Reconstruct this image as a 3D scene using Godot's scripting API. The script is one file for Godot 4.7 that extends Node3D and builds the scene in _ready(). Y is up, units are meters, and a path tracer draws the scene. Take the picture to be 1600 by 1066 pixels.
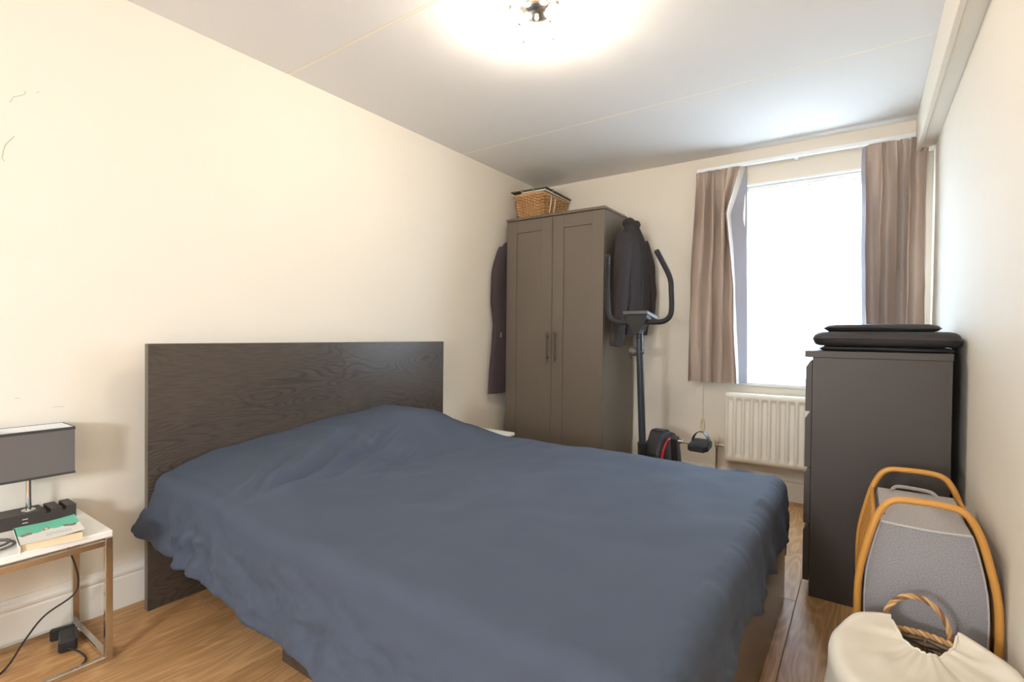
extends Node3D

# ---------------------------------------------------------------- mesh builder
class MB:
	var v := PackedVector3Array()
	var n := PackedVector3Array()
	var uv := PackedVector2Array()
	var idx := PackedInt32Array()

	func tri_i(a: int, b: int, c: int) -> void:
		idx.push_back(a); idx.push_back(c); idx.push_back(b)

	# flat quad, corners counter-clockwise seen from outside
	func quad(a: Vector3, b: Vector3, c: Vector3, d: Vector3) -> void:
		var nn := (b - a).cross(c - a)
		if nn.length_squared() < 1e-16:
			nn = (c - a).cross(d - a)
		nn = nn.normalized()
		var s := v.size()
		for p in [a, b, c, d]:
			v.push_back(p); n.push_back(nn)
			var q: Vector3 = p
			if absf(nn.x) >= absf(nn.y) and absf(nn.x) >= absf(nn.z):
				uv.push_back(Vector2(q.z, -q.y))
			elif absf(nn.y) >= absf(nn.z):
				uv.push_back(Vector2(q.x, q.z))
			else:
				uv.push_back(Vector2(q.x, -q.y))
		tri_i(s, s + 1, s + 2); tri_i(s, s + 2, s + 3)

	func tri(a: Vector3, b: Vector3, c: Vector3) -> void:
		var nn := (b - a).cross(c - a).normalized()
		var s := v.size()
		for p in [a, b, c]:
			v.push_back(p); n.push_back(nn); uv.push_back(Vector2(p.x + p.z, -p.y))
		tri_i(s, s + 1, s + 2)

	# chamfered box between two corners, optionally turned by a basis about its centre
	func box(lo: Vector3, hi: Vector3, c := 0.002, turn := Basis.IDENTITY) -> void:
		var m := (lo + hi) * 0.5
		var h := (hi - lo).abs() * 0.5
		c = minf(c, minf(h.x, minf(h.y, h.z)) * 0.9)
		var P := func(sx, sy, sz, k):   # k: the axis whose face the point lies on
			var q := Vector3(sx * (h.x - (0.0 if k == 0 else c)), sy * (h.y - (0.0 if k == 1 else c)), sz * (h.z - (0.0 if k == 2 else c)))
			return m + turn * q
		for s in [-1.0, 1.0]:
			_face(P.call(s, -1, -s, 0), P.call(s, 1, -s, 0), P.call(s, 1, s, 0), P.call(s, -1, s, 0))
			_face(P.call(-s, s, -1, 1), P.call(-s, s, 1, 1), P.call(s, s, 1, 1), P.call(s, s, -1, 1))
			_face(P.call(-1, -s, s, 2), P.call(1, -s, s, 2), P.call(1, s, s, 2), P.call(-1, s, s, 2))
		if c <= 0.0:
			return
		for a in [-1.0, 1.0]:
			for b in [-1.0, 1.0]:
				_out(P.call(a, b, -1, 0), P.call(a, b, 1, 0), P.call(a, b, 1, 1), P.call(a, b, -1, 1), m)
				_out(P.call(a, -1, b, 0), P.call(a, 1, b, 0), P.call(a, 1, b, 2), P.call(a, -1, b, 2), m)
				_out(P.call(-1, a, b, 1), P.call(1, a, b, 1), P.call(1, a, b, 2), P.call(-1, a, b, 2), m)
				for d in [-1.0, 1.0]:
					var p: Vector3 = P.call(a, b, d, 0)
					var q: Vector3 = P.call(a, b, d, 1)
					var r: Vector3 = P.call(a, b, d, 2)
					if (q - p).cross(r - p).dot(p - m) > 0: tri(p, q, r)
					else: tri(p, r, q)

	func _face(a: Vector3, b: Vector3, c: Vector3, d: Vector3) -> void:
		quad(a, b, c, d)

	func _out(a: Vector3, b: Vector3, c: Vector3, d: Vector3, m: Vector3) -> void:
		if (b - a).cross(c - a).dot((a + c) * 0.5 - m) > 0: quad(a, b, c, d)
		else: quad(a, d, c, b)

	# smooth grid; rows of equal length
	func grid(rows: Array, closed := false, us := 1.0, vs := 1.0) -> void:
		var R := rows.size()
		var C: int = rows[0].size()
		var s := v.size()
		var nn := PackedVector3Array()
		nn.resize(R * C)
		var CC := C if closed else C - 1
		for i in R - 1:
			var ra: PackedVector3Array = rows[i]
			var rb: PackedVector3Array = rows[i + 1]
			for j in CC:
				var k := (j + 1) % C
				var f := (ra[k] - ra[j]).cross(rb[j] - ra[j]) + (rb[j] - rb[k]).cross(ra[k] - rb[k])
				nn[i * C + j] += f; nn[i * C + k] += f
				nn[(i + 1) * C + j] += f; nn[(i + 1) * C + k] += f
				tri_i(s + i * C + j, s + i * C + k, s + (i + 1) * C + k)
				tri_i(s + i * C + j, s + (i + 1) * C + k, s + (i + 1) * C + j)
		for i in R:
			var r: PackedVector3Array = rows[i]
			for j in C:
				v.push_back(r[j]); n.push_back(nn[i * C + j].normalized())
				uv.push_back(Vector2(us * j / maxf(C - 1, 1), vs * i / maxf(R - 1, 1)))

	func fan(ring: PackedVector3Array, flip := false) -> void:
		var m := Vector3.ZERO
		for p in ring: m += p
		m /= ring.size()
		for i in ring.size():
			var a := ring[i]
			var b := ring[(i + 1) % ring.size()]
			if flip: tri(m, b, a)
			else: tri(m, a, b)

	# swept tube; section radii (ra along the frame's normal, rb along its binormal)
	func tube(pts: Array, ra: float, sides := 10, closed := false, rb := -1.0, taper = null, up := Vector3.ZERO) -> void:
		if rb < 0.0: rb = ra
		var N := pts.size()
		var rows := []
		var nrm := Vector3.ZERO
		for i in N:
			var a: Vector3 = pts[(i - 1 + N) % N] if (closed or i > 0) else pts[0]
			var b: Vector3 = pts[(i + 1) % N] if (closed or i < N - 1) else pts[N - 1]
			var t := (b - a).normalized()
			if up != Vector3.ZERO:
				nrm = (up - t * up.dot(t)).normalized()
			elif i == 0:
				nrm = t.cross(Vector3.UP if absf(t.y) < 0.9 else Vector3.RIGHT).normalized()
			else:
				nrm = (nrm - t * nrm.dot(t)).normalized()
			var bn := t.cross(nrm)
			var k: float = taper.call(float(i) / maxf(N - 1, 1)) if taper != null else 1.0
			var ring := PackedVector3Array()
			for j in sides:
				var w := TAU * j / sides
				ring.push_back(pts[i] + nrm * cos(w) * ra * k - bn * sin(w) * rb * k)
			rows.push_back(ring)
		if closed:
			rows.push_back(rows[0])
			grid(rows, true)
		else:
			grid(rows, true)
			fan(rows[0], false); fan(rows[N - 1], true)

	# lathe round a vertical axis (or any, by basis): profile of (radius, height)
	func lathe(at: Vector3, prof: Array, sides := 24, turn := Basis.IDENTITY) -> void:
		var rows := []
		for p in prof:
			var ring := PackedVector3Array()
			for j in sides:
				var w := TAU * j / sides
				ring.push_back(at + turn * Vector3(cos(w) * p.x, p.y, sin(w) * p.x))
			rows.push_back(ring)
		grid(rows, true)

	# polygon (list of Vector2) pushed along an axis; place(Vector2, t) gives the point
	func extrude(poly: Array, place: Callable, t0: float, t1: float) -> void:
		var N := poly.size()
		var m2 := Vector2.ZERO
		for p in poly: m2 += p
		m2 /= N
		var mid: Vector3 = (place.call(m2, t0) + place.call(m2, t1)) * 0.5
		var area := 0.0
		for i in N: area += poly[i].cross(poly[(i + 1) % N])
		var ccw := area > 0
		var ex: Vector3 = place.call(m2 + Vector2(1, 0), t0) - place.call(m2, t0)
		var ey: Vector3 = place.call(m2 + Vector2(0, 1), t0) - place.call(m2, t0)
		var et: Vector3 = place.call(m2, t1) - place.call(m2, t0)
		var right := ex.cross(ey).dot(et) > 0
		for i in N:
			var a: Vector2 = poly[i]
			var b: Vector2 = poly[(i + 1) % N]
			if ccw == right: quad(place.call(a, t0), place.call(b, t0), place.call(b, t1), place.call(a, t1))
			else: quad(place.call(a, t0), place.call(a, t1), place.call(b, t1), place.call(b, t0))
		var ids := Geometry2D.triangulate_polygon(PackedVector2Array(poly))
		for k in range(0, ids.size(), 3):
			for side in 2:
				var t := t0 if side == 0 else t1
				var a: Vector3 = place.call(poly[ids[k]], t)
				var b: Vector3 = place.call(poly[ids[k + 1]], t)
				var c: Vector3 = place.call(poly[ids[k + 2]], t)
				var outward := et * (-1.0 if side == 0 else 1.0)
				if (b - a).cross(c - a).dot(outward) > 0: tri(a, b, c)
				else: tri(a, c, b)

	func mesh(origin: Vector3) -> ArrayMesh:
		var vv := PackedVector3Array()
		vv.resize(v.size())
		for i in v.size(): vv[i] = v[i] - origin
		var arr := []
		arr.resize(Mesh.ARRAY_MAX)
		arr[Mesh.ARRAY_VERTEX] = vv
		arr[Mesh.ARRAY_NORMAL] = n
		arr[Mesh.ARRAY_TEX_UV] = uv
		arr[Mesh.ARRAY_INDEX] = idx
		var m := ArrayMesh.new()
		m.add_surface_from_arrays(Mesh.PRIMITIVE_TRIANGLES, arr)
		return m


# ---------------------------------------------------------------- scene helpers
var M := {}
const WX := -2.28     # left wall
const RX := 0.305     # right wall
const FZ := -3.64     # window wall
const BZ := 0.60      # wall behind the camera
const CY := 2.275     # ceiling

func V(x: float, y: float, z: float) -> Vector3:
	return Vector3(x, y, z)

func thing(called: String, label: String, category: String, at: Vector3, group := "") -> Node3D:
	var o := Node3D.new()
	o.name = called
	o.position = at
	o.set_meta("label", label); o.set_meta("category", category); o.set_meta("org", at)
	if group: o.set_meta("group", group)
	add_child(o, true)
	return o

func part(parent: Node, called: String, mb: MB, mat: Material, label := "") -> MeshInstance3D:
	var o := MeshInstance3D.new()
	o.name = called
	var org: Vector3 = parent.get_meta("org") if parent.has_meta("org") else Vector3.ZERO
	o.mesh = mb.mesh(org)
	o.material_override = mat
	o.set_meta("org", org)
	if label: o.set_meta("label", label)
	parent.add_child(o, true)
	return o

func single(called: String, label: String, category: String, mb: MB, mat: Material, at: Vector3, group := "") -> MeshInstance3D:
	var o := MeshInstance3D.new()
	o.name = called
	o.mesh = mb.mesh(at)
	o.position = at
	o.material_override = mat
	o.set_meta("label", label); o.set_meta("category", category); o.set_meta("org", at)
	if group: o.set_meta("group", group)
	add_child(o, true)
	return o

func struct(called: String, mb: MB, mat: Material, label: String, category: String) -> MeshInstance3D:
	var o := MeshInstance3D.new()
	o.name = called
	o.mesh = mb.mesh(Vector3.ZERO)
	o.material_override = mat
	o.set_meta("kind", "structure"); o.set_meta("label", label); o.set_meta("category", category)
	add_child(o, true)
	return o

func boxmb(lo: Vector3, hi: Vector3, c := 0.002) -> MB:
	var b := MB.new()
	b.box(lo, hi, c)
	return b

func spline(pts: Array, per := 8, closed := false) -> Array:
	var out := []
	var N := pts.size()
	var last := N if closed else N - 1
	for i in last:
		var p0: Vector3 = pts[(i - 1 + N) % N] if (closed or i > 0) else pts[0]
		var p1: Vector3 = pts[i]
		var p2: Vector3 = pts[(i + 1) % N]
		var p3: Vector3 = pts[(i + 2) % N] if (closed or i < N - 2) else pts[N - 1]
		for k in per:
			var t := float(k) / per
			out.push_back(p1.cubic_interpolate(p2, p0, p3, t))
	if not closed: out.push_back(pts[N - 1])
	return out

func sm(a: float, b: float, x: float) -> float:
	return smoothstep(a, b, x)

func lookup(t: Array, x: float) -> float:   # piecewise smooth table of [x, y]
	if x <= t[0][0]: return t[0][1]
	for i in t.size() - 1:
		if x <= t[i + 1][0]:
			var k: float = (x - t[i][0]) / (t[i + 1][0] - t[i][0])
			return lerpf(t[i][1], t[i + 1][1], k * k * (3.0 - 2.0 * k) * 0.5 + k * 0.5)
	return t[-1][1]

func noise(sd: int, freq: float, oct := 3) -> FastNoiseLite:
	var f := FastNoiseLite.new()
	f.seed = sd
	f.noise_type = FastNoiseLite.TYPE_SIMPLEX_SMOOTH
	f.frequency = freq
	f.fractal_type = FastNoiseLite.FRACTAL_FBM if oct > 1 else FastNoiseLite.FRACTAL_NONE
	f.fractal_octaves = oct
	return f

func paint(w: int, h: int, f: Callable) -> ImageTexture:
	var data := PackedByteArray()
	data.resize(w * h * 3)
	for y in h:
		for x in w:
			var c: Color = f.call(x, y)
			var k := (y * w + x) * 3
			data[k] = int(clampf(c.r, 0, 1) * 255.0); data[k + 1] = int(clampf(c.g, 0, 1) * 255.0); data[k + 2] = int(clampf(c.b, 0, 1) * 255.0)
	return ImageTexture.create_from_image(Image.create_from_data(w, h, false, Image.FORMAT_RGB8, data))

func mat(c: Color, rough := 0.6, metal := 0.0) -> StandardMaterial3D:
	var m := StandardMaterial3D.new()
	m.albedo_color = c
	m.roughness = rough
	m.metallic = metal
	return m

func C8(r: int, g: int, b: int) -> Color:
	return Color(r / 255.0, g / 255.0, b / 255.0)

func noisetex(freq: float, sd: int, w := 256, normal := false, oct := 3) -> NoiseTexture2D:
	var t := NoiseTexture2D.new()
	t.width = w; t.height = w
	t.seamless = true
	t.noise = noise(sd, freq, oct)
	t.as_normal_map = normal
	if normal: t.bump_strength = 4.0
	return t

func bump(m: StandardMaterial3D, t: Texture2D, cm: float, scale: float) -> StandardMaterial3D:
	m.heightmap_enabled = true
	m.heightmap_texture = t
	m.heightmap_scale = cm
	m.uv1_triplanar = true
	m.uv1_world_triplanar = true
	m.uv1_scale = Vector3.ONE * scale
	return m


# ---------------------------------------------------------------- the scene
func _ready() -> void:
	# camera
	var cam := Camera3D.new()
	cam.name = "camera"
	cam.position = V(0, 1.04, 0)
	cam.rotation_order = EULER_ORDER_YXZ
	cam.rotation = V(-0.0127535, 0.607996, 0.0106770)
	cam.fov = 68.157
	cam.near = 0.03
	cam.current = true
	add_child(cam)

	# sky: a bright overcast day outside the one window
	var we := WorldEnvironment.new()
	we.name = "world_environment"
	var env := Environment.new()
	var sky := Sky.new()
	var sm_ := ProceduralSkyMaterial.new()
	sm_.sky_top_color = Color(0.74, 0.87, 1.0)
	sm_.sky_horizon_color = Color(0.82, 0.92, 1.0)
	sm_.ground_bottom_color = Color(0.52, 0.55, 0.56)
	sm_.ground_horizon_color = Color(0.66, 0.70, 0.72)
	sm_.sky_energy_multiplier = 1.0
	sm_.ground_energy_multiplier = 1.0
	sky.sky_material = sm_
	env.background_mode = Environment.BG_SKY
	env.sky = sky
	env.background_energy_multiplier = 23.5
	env.tonemap_mode = Environment.TONE_MAPPER_LINEAR
	env.tonemap_exposure = 1.3
	env.sdfgi_enabled = true
	env.ssao_enabled = true
	env.ssil_enabled = true
	we.environment = env
	add_child(we)

	materials()
	room()
	window_wall()
	bed()
	wardrobe()
	chest()
	side_tables()
	bedside_lamp()
	ceiling_lamp(0.145)
	hall(2.1)
	curtains()
	radiator()
	exercise_bike()
	hamper()
	wicker_basket()
	top_basket()
	garments()
	clutter()


func materials() -> void:
	var fine := noisetex(0.02, 3)
	var mid := noisetex(0.012, 5)
	var cloth := noisetex(0.09, 9, 256, false, 2)
	M.wall = bump(mat(C8(234, 226, 211), 0.75), mid, 0.12, 1.6)
	M.ceiling = bump(mat(C8(235, 233, 230), 0.9), fine, 0.03, 3.0)
	M.crack = mat(C8(196, 184, 164), 0.9)
	M.seam = mat(C8(250, 240, 222), 0.8)
	M.white = mat(C8(238, 236, 230), 0.45)
	M.skirting = mat(C8(232, 228, 218), 0.45)
	M.upvc = mat(C8(240, 242, 242), 0.3)
	M.radiator = mat(C8(236, 230, 216), 0.38)
	M.glass = mat(Color(1, 1, 1, 0.05), 0.0)
	M.glass.transparency = BaseMaterial3D.TRANSPARENCY_ALPHA
	M.slat = mat(Color(0.97, 0.98, 1.0, 0.55), 0.9)
	M.slat.transparency = BaseMaterial3D.TRANSPARENCY_ALPHA
	M.slat.backlight_enabled = true
	M.slat.backlight = Color(1, 1, 1)
	M.chrome = mat(C8(214, 212, 208), 0.14, 1.0)
	M.steel = mat(C8(170, 170, 170), 0.3, 1.0)
	M.wardrobe = bump(mat(C8(104, 94, 83), 0.42), fine, 0.01, 6.0)
	M.wardrobe_dark = mat(C8(54, 47, 42), 0.5)
	M.handle = mat(C8(92, 83, 75), 0.35)
	M.chest = bump(mat(C8(66, 59, 55), 0.48), fine, 0.01, 6.0)
	M.black_plastic = mat(C8(38, 38, 40), 0.42)
	M.grey_plastic = mat(C8(92, 90, 90), 0.45)
	M.black_foam = mat(C8(40, 41, 44), 0.7)
	M.post = mat(C8(62, 66, 72), 0.35, 0.3)
	M.red = mat(C8(196, 40, 52), 0.4)
	M.nylon = bump(mat(C8(44, 41, 42), 0.55), cloth, 0.03, 30.0)
	M.duvet = bump(mat(C8(65, 74, 90), 0.85), cloth, 0.02, 20.0)
	M.duvet.rim_enabled = true
	M.duvet.rim = 0.25
	M.duvet.rim_tint = 0.9
	M.mattress = mat(C8(222, 220, 214), 0.85)
	M.curtain = bump(mat(C8(188, 170, 156), 0.40), cloth, 0.015, 24.0)
	M.curtain.backlight_enabled = true
	M.curtain.backlight = Color(0.10, 0.09, 0.085)
	M.lining = mat(C8(148, 143, 148), 0.7)
	M.wool = bump(mat(C8(52, 46, 47), 0.95), cloth, 0.05, 26.0)
	M.wool_plum = bump(mat(C8(66, 55, 58), 0.95), cloth, 0.05, 26.0)
	M.button = mat(C8(150, 144, 138), 0.35)
	M.shade = bump(mat(C8(128, 122, 118), 0.9), cloth, 0.03, 30.0)
	M.shade_trim = mat(C8(60, 58, 58), 0.8)
	M.lamp_base = mat(C8(60, 54, 51), 0.55)
	M.bamboo = mat(C8(206, 148, 70), 0.4)
	var heather := NoiseTexture2D.new()
	heather.width = 256; heather.height = 256
	heather.seamless = true
	heather.noise = noise(41, 0.12, 2)
	var ramp := Gradient.new()
	ramp.set_color(0, Color(0.66, 0.66, 0.68))
	ramp.set_color(1, Color(1.0, 1.0, 1.0))
	heather.color_ramp = ramp
	M.bamboo_deep = mat(C8(166, 108, 46), 0.45)
	M.grey_fabric = bump(mat(C8(186, 183, 184), 0.95), cloth, 0.05, 10.0)
	M.lid_fabric = bump(mat(C8(202, 195, 190), 0.95), cloth, 0.05, 10.0)
	M.grey_fabric.albedo_texture = heather
	M.lid_fabric.albedo_texture = heather
	M.shade.albedo_texture = heather
	M.piping = mat(C8(190, 188, 186), 0.9)
	M.linen = bump(mat(C8(226, 218, 202), 0.92), cloth, 0.04, 24.0)
	M.wicker = mat(C8(190, 146, 98), 0.6)
	M.wicker_pale = mat(C8(214, 172, 122), 0.6)
	M.wicker_grey = mat(C8(126, 104, 84), 0.65)
	M.wicker_brown = mat(C8(132, 96, 66), 0.6)
	M.string = mat(C8(236, 226, 208), 0.9)
	M.folder_green = mat(C8(62, 66, 54), 0.5)
	M.folder_edge = mat(C8(126, 112, 58), 0.6)
	M.paper = mat(C8(232, 228, 218), 0.8)
	M.cord = mat(C8(52, 44, 42), 0.6)
	M.book_paper = mat(C8(228, 208, 172), 0.85)
	M.brass_white = mat(C8(228, 216, 186), 0.5)
	M.bulb = mat(C8(255, 244, 224), 0.4)
	M.bulb.emission_enabled = true
	M.bulb.emission = Color(1.0, 0.88, 0.68)
	M.bulb.emission_energy_multiplier = 6.0
	M.globe = mat(C8(255, 250, 242), 0.4)
	M.globe.emission_enabled = true
	M.globe.emission = Color(0.95, 0.97, 1.0)
	M.globe.emission_energy_multiplier = 2.0
	M.silver_print = mat(C8(214, 210, 204), 0.4)

	# oak floor: long grain, cathedral figure, a few knots
	var a := noise(21, 1.0, 2)
	var b := noise(22, 1.0, 3)
	var c := noise(23, 1.0, 1)
	var oak := paint(512, 1024, func(x, y):
		var u: float = x / 512.0
		var w: float = y / 1024.0
		var ring: float = u * 9.0 + a.get_noise_2d(u * 3.0, w * 2.2) * 3.4
		var g: float = 0.5 + 0.5 * sin(ring * TAU * 0.8)
		var fine_: float = b.get_noise_2d(u * 90.0, w * 5.0)
		var tone: float = c.get_noise_2d(u * 2.0, w * 1.2)
		var k: float = 0.50 + 0.26 * (pow(g, 2.0) - 0.35) + 0.34 * fine_ + 0.18 * tone
		return C8(160, 118, 76).lerp(C8(226, 184, 134), clampf(k, 0, 1)))
	M.oak = []
	for i in 5:
		var o := mat([Color(1, 1, 1), Color(0.95, 0.94, 0.92), Color(1.0, 0.98, 0.95), Color(0.92, 0.90, 0.88), Color(0.98, 0.95, 0.92)][i], 0.45)
		o.albedo_texture = oak
		o.metallic_specular = 0.35
		M.oak.push_back(o)
	M.subfloor = mat(C8(70, 52, 36), 0.9)

	# headboard veneer: dark stained ash with a cathedral figure running along its length
	var d := noise(31, 1.0, 2)
	var e := noise(33, 1.0, 3)
	var ash := paint(1024, 640, func(x, y):
		var u: float = x / 640.0
		var w: float = y / 640.0
		var f: float = d.get_noise_2d(u * 1.1 + 3.0, w * 4.2) * 5.0 + w * 9.0
		var line: float = pow(0.5 + 0.5 * sin(f * TAU * 1.7), 4.0)
		var figure: float = clampf(0.35 + 1.3 * d.get_noise_2d(u * 0.9 + 40.0, w * 2.5), 0.0, 1.0)
		var pore: float = e.get_noise_2d(u * 9.0, w * 150.0)
		var k: float = 0.42 + 0.28 * pore - 0.42 * line * figure
		return C8(58, 51, 46).lerp(C8(108, 97, 86), clampf(k, 0, 1)))
	M.ash = mat(Color(1, 1, 1), 0.30)
	M.ash.albedo_texture = ash
	M.ash.uv1_scale = V(1 / 1.6, 1.0, 1.0)
	M.ash_foot = mat(Color(0.9, 0.9, 0.9), 0.22)
	M.ash_foot.albedo_texture = ash
	M.ash_foot.uv1_scale = V(1 / 1.6, 1.0, 1.0)
	M.ash_edge = mat(C8(104, 96, 84), 0.5)


func room() -> void:
	# floor: planks laid along the room
	var fl := Node3D.new()
	fl.name = "floor"
	fl.set_meta("kind", "structure"); fl.set_meta("label", "oak laminate floor of long planks"); fl.set_meta("category", "floor"); fl.set_meta("org", Vector3.ZERO)
	add_child(fl)
	part(fl, "subfloor", boxmb(V(WX - 0.12, -0.12, FZ - 0.12), V(RX + 0.12, -0.009, BZ + 0.12), 0.0), M.subfloor)
	var rng := RandomNumberGenerator.new()
	rng.seed = 11
	var W := 0.1944
	var x0 := -0.20 - W * 11
	for r in 14:
		var xa := maxf(x0 + r * W, WX - 0.02)
		var xb := minf(x0 + (r + 1) * W, RX + 0.02)
		if xb - xa < 0.005: continue
		var z := BZ + 0.02 + rng.randf() * 1.1
		while z > FZ:
			var z1 := maxf(z - 1.28, FZ - 0.02)
			var zt := minf(z, BZ + 0.02)
			if zt - z1 > 0.03:
				var p := MB.new()
				p.box(V(xa + 0.0006, -0.009, z1 + 0.0006), V(xb - 0.0006, 0, zt - 0.0006), 0.0016)
				var off := Vector2(rng.randf() * 3.0, rng.randf() * 3.0)
				for i in p.uv.size(): p.uv[i] = Vector2(p.v[i].x / 0.4, p.v[i].z / 1.6) + off
				part(fl, "plank", p, M.oak[rng.randi() % 5])
			z -= 1.28
	# ceiling: concrete slabs with caulked joints
	var ce := Node3D.new()
	ce.name = "ceiling"
	ce.set_meta("kind", "structure"); ce.set_meta("label", "white ceiling of wide slabs with caulked joints"); ce.set_meta("category", "ceiling"); ce.set_meta("org", Vector3.ZERO)
	add_child(ce)
	var joints := [BZ + 0.12, -0.115, -1.38, -2.655, FZ - 0.12]
	for i in 4:
		part(ce, "slab", boxmb(V(WX - 0.12, CY, joints[i + 1] + 0.003), V(RX + 0.12, CY + 0.12, joints[i] - 0.003), 0.004), M.ceiling)
	for i in [1, 2, 3]:
		part(ce, "joint_filler", boxmb(V(WX - 0.1, CY + 0.0005, joints[i] - 0.005), V(RX + 0.1, CY + 0.03, joints[i] + 0.005), 0.0), M.seam)
	# walls
	var wl := struct("wall_left", boxmb(V(WX - 0.12, -0.12, FZ - 0.12), V(WX, CY + 0.12, BZ + 0.12), 0.0), M.wall, "cream painted wall behind the bed headboard", "wall")
	# hairline cracks in the plaster near the viewer
	for q in [[0.0009, [V(WX, 1.775, -0.414), V(WX, 1.796, -0.423), V(WX, 1.807, -0.44), V(WX, 1.815, -0.45), V(WX, 1.827, -0.452)]], [0.0008, [V(WX, 1.83, -0.479), V(WX, 1.838, -0.486)]], [0.0012, [V(WX, 1.581, -0.402), V(WX, 1.59, -0.396), V(WX, 1.624, -0.401), V(WX, 1.639, -0.406), V(WX, 1.669, -0.425)]], [0.0008, [V(WX, 0.774, -0.520), V(WX, 0.7745, -0.535), V(WX, 0.772, -0.55)]], [0.0008, [V(WX, 0.814, -0.423), V(WX, 0.812, -0.436)]]]:
		var cb := MB.new()
		cb.tube(q[1], q[0], 5)
		part(wl, "crack", cb, M.crack)
	struct("wall_right", boxmb(V(RX, -0.12, FZ - 0.12), V(RX + 0.12, CY + 0.12, BZ + 0.12), 0.0), M.wall, "cream painted wall beside the dark chest", "wall")
	# boxed-in pipe along the top of the right wall: a deep board and a shallower soffit board
	var bm := Node3D.new()
	bm.name = "trim_1"
	bm.set_meta("kind", "structure"); bm.set_meta("label", "cream boxed-in beam along the top of the right wall"); bm.set_meta("category", "beam"); bm.set_meta("org", Vector3.ZERO)
	add_child(bm)
	part(bm, "face_board", boxmb(V(0.226, 2.076, FZ + 0.002), V(0.246, CY - 0.001, BZ), 0.002), M.wall)
	part(bm, "soffit_board", boxmb(V(0.2462, 2.084, FZ + 0.002), V(RX, 2.10, BZ), 0.001), M.wall)
	# skirting boards
	var prof := [Vector2(0, 0), Vector2(0.016, 0), Vector2(0.016, 0.112), Vector2(0.012, 0.118), Vector2(0.018, 0.126), Vector2(0.019, 0.134), Vector2(0.014, 0.142), Vector2(0.009, 0.146), Vector2(0.006, 0.156), Vector2(0, 0.157)]
	var b := MB.new()
	b.extrude(prof, func(p, t): return V(WX + p.x, p.y, t), FZ, BZ)
	struct("baseboard_left", b, M.skirting, "white moulded skirting board behind the side table", "skirting board")
	b = MB.new()
	b.extrude(prof, func(p, t): return V(t, p.y, FZ + p.x), WX + 0.02, RX - 0.02)
	struct("baseboard_far", b, M.skirting, "white moulded skirting board under the radiator", "skirting board")
	b = MB.new()
	b.extrude(prof, func(p, t): return V(RX - p.x, p.y, t), FZ, BZ)
	struct("baseboard_right", b, M.skirting, "white moulded skirting board behind the chest", "skirting board")


const OX0 := -0.668
const OX1 := 0.245
const OY0 := 0.722
const OY1 := 2.052

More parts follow.
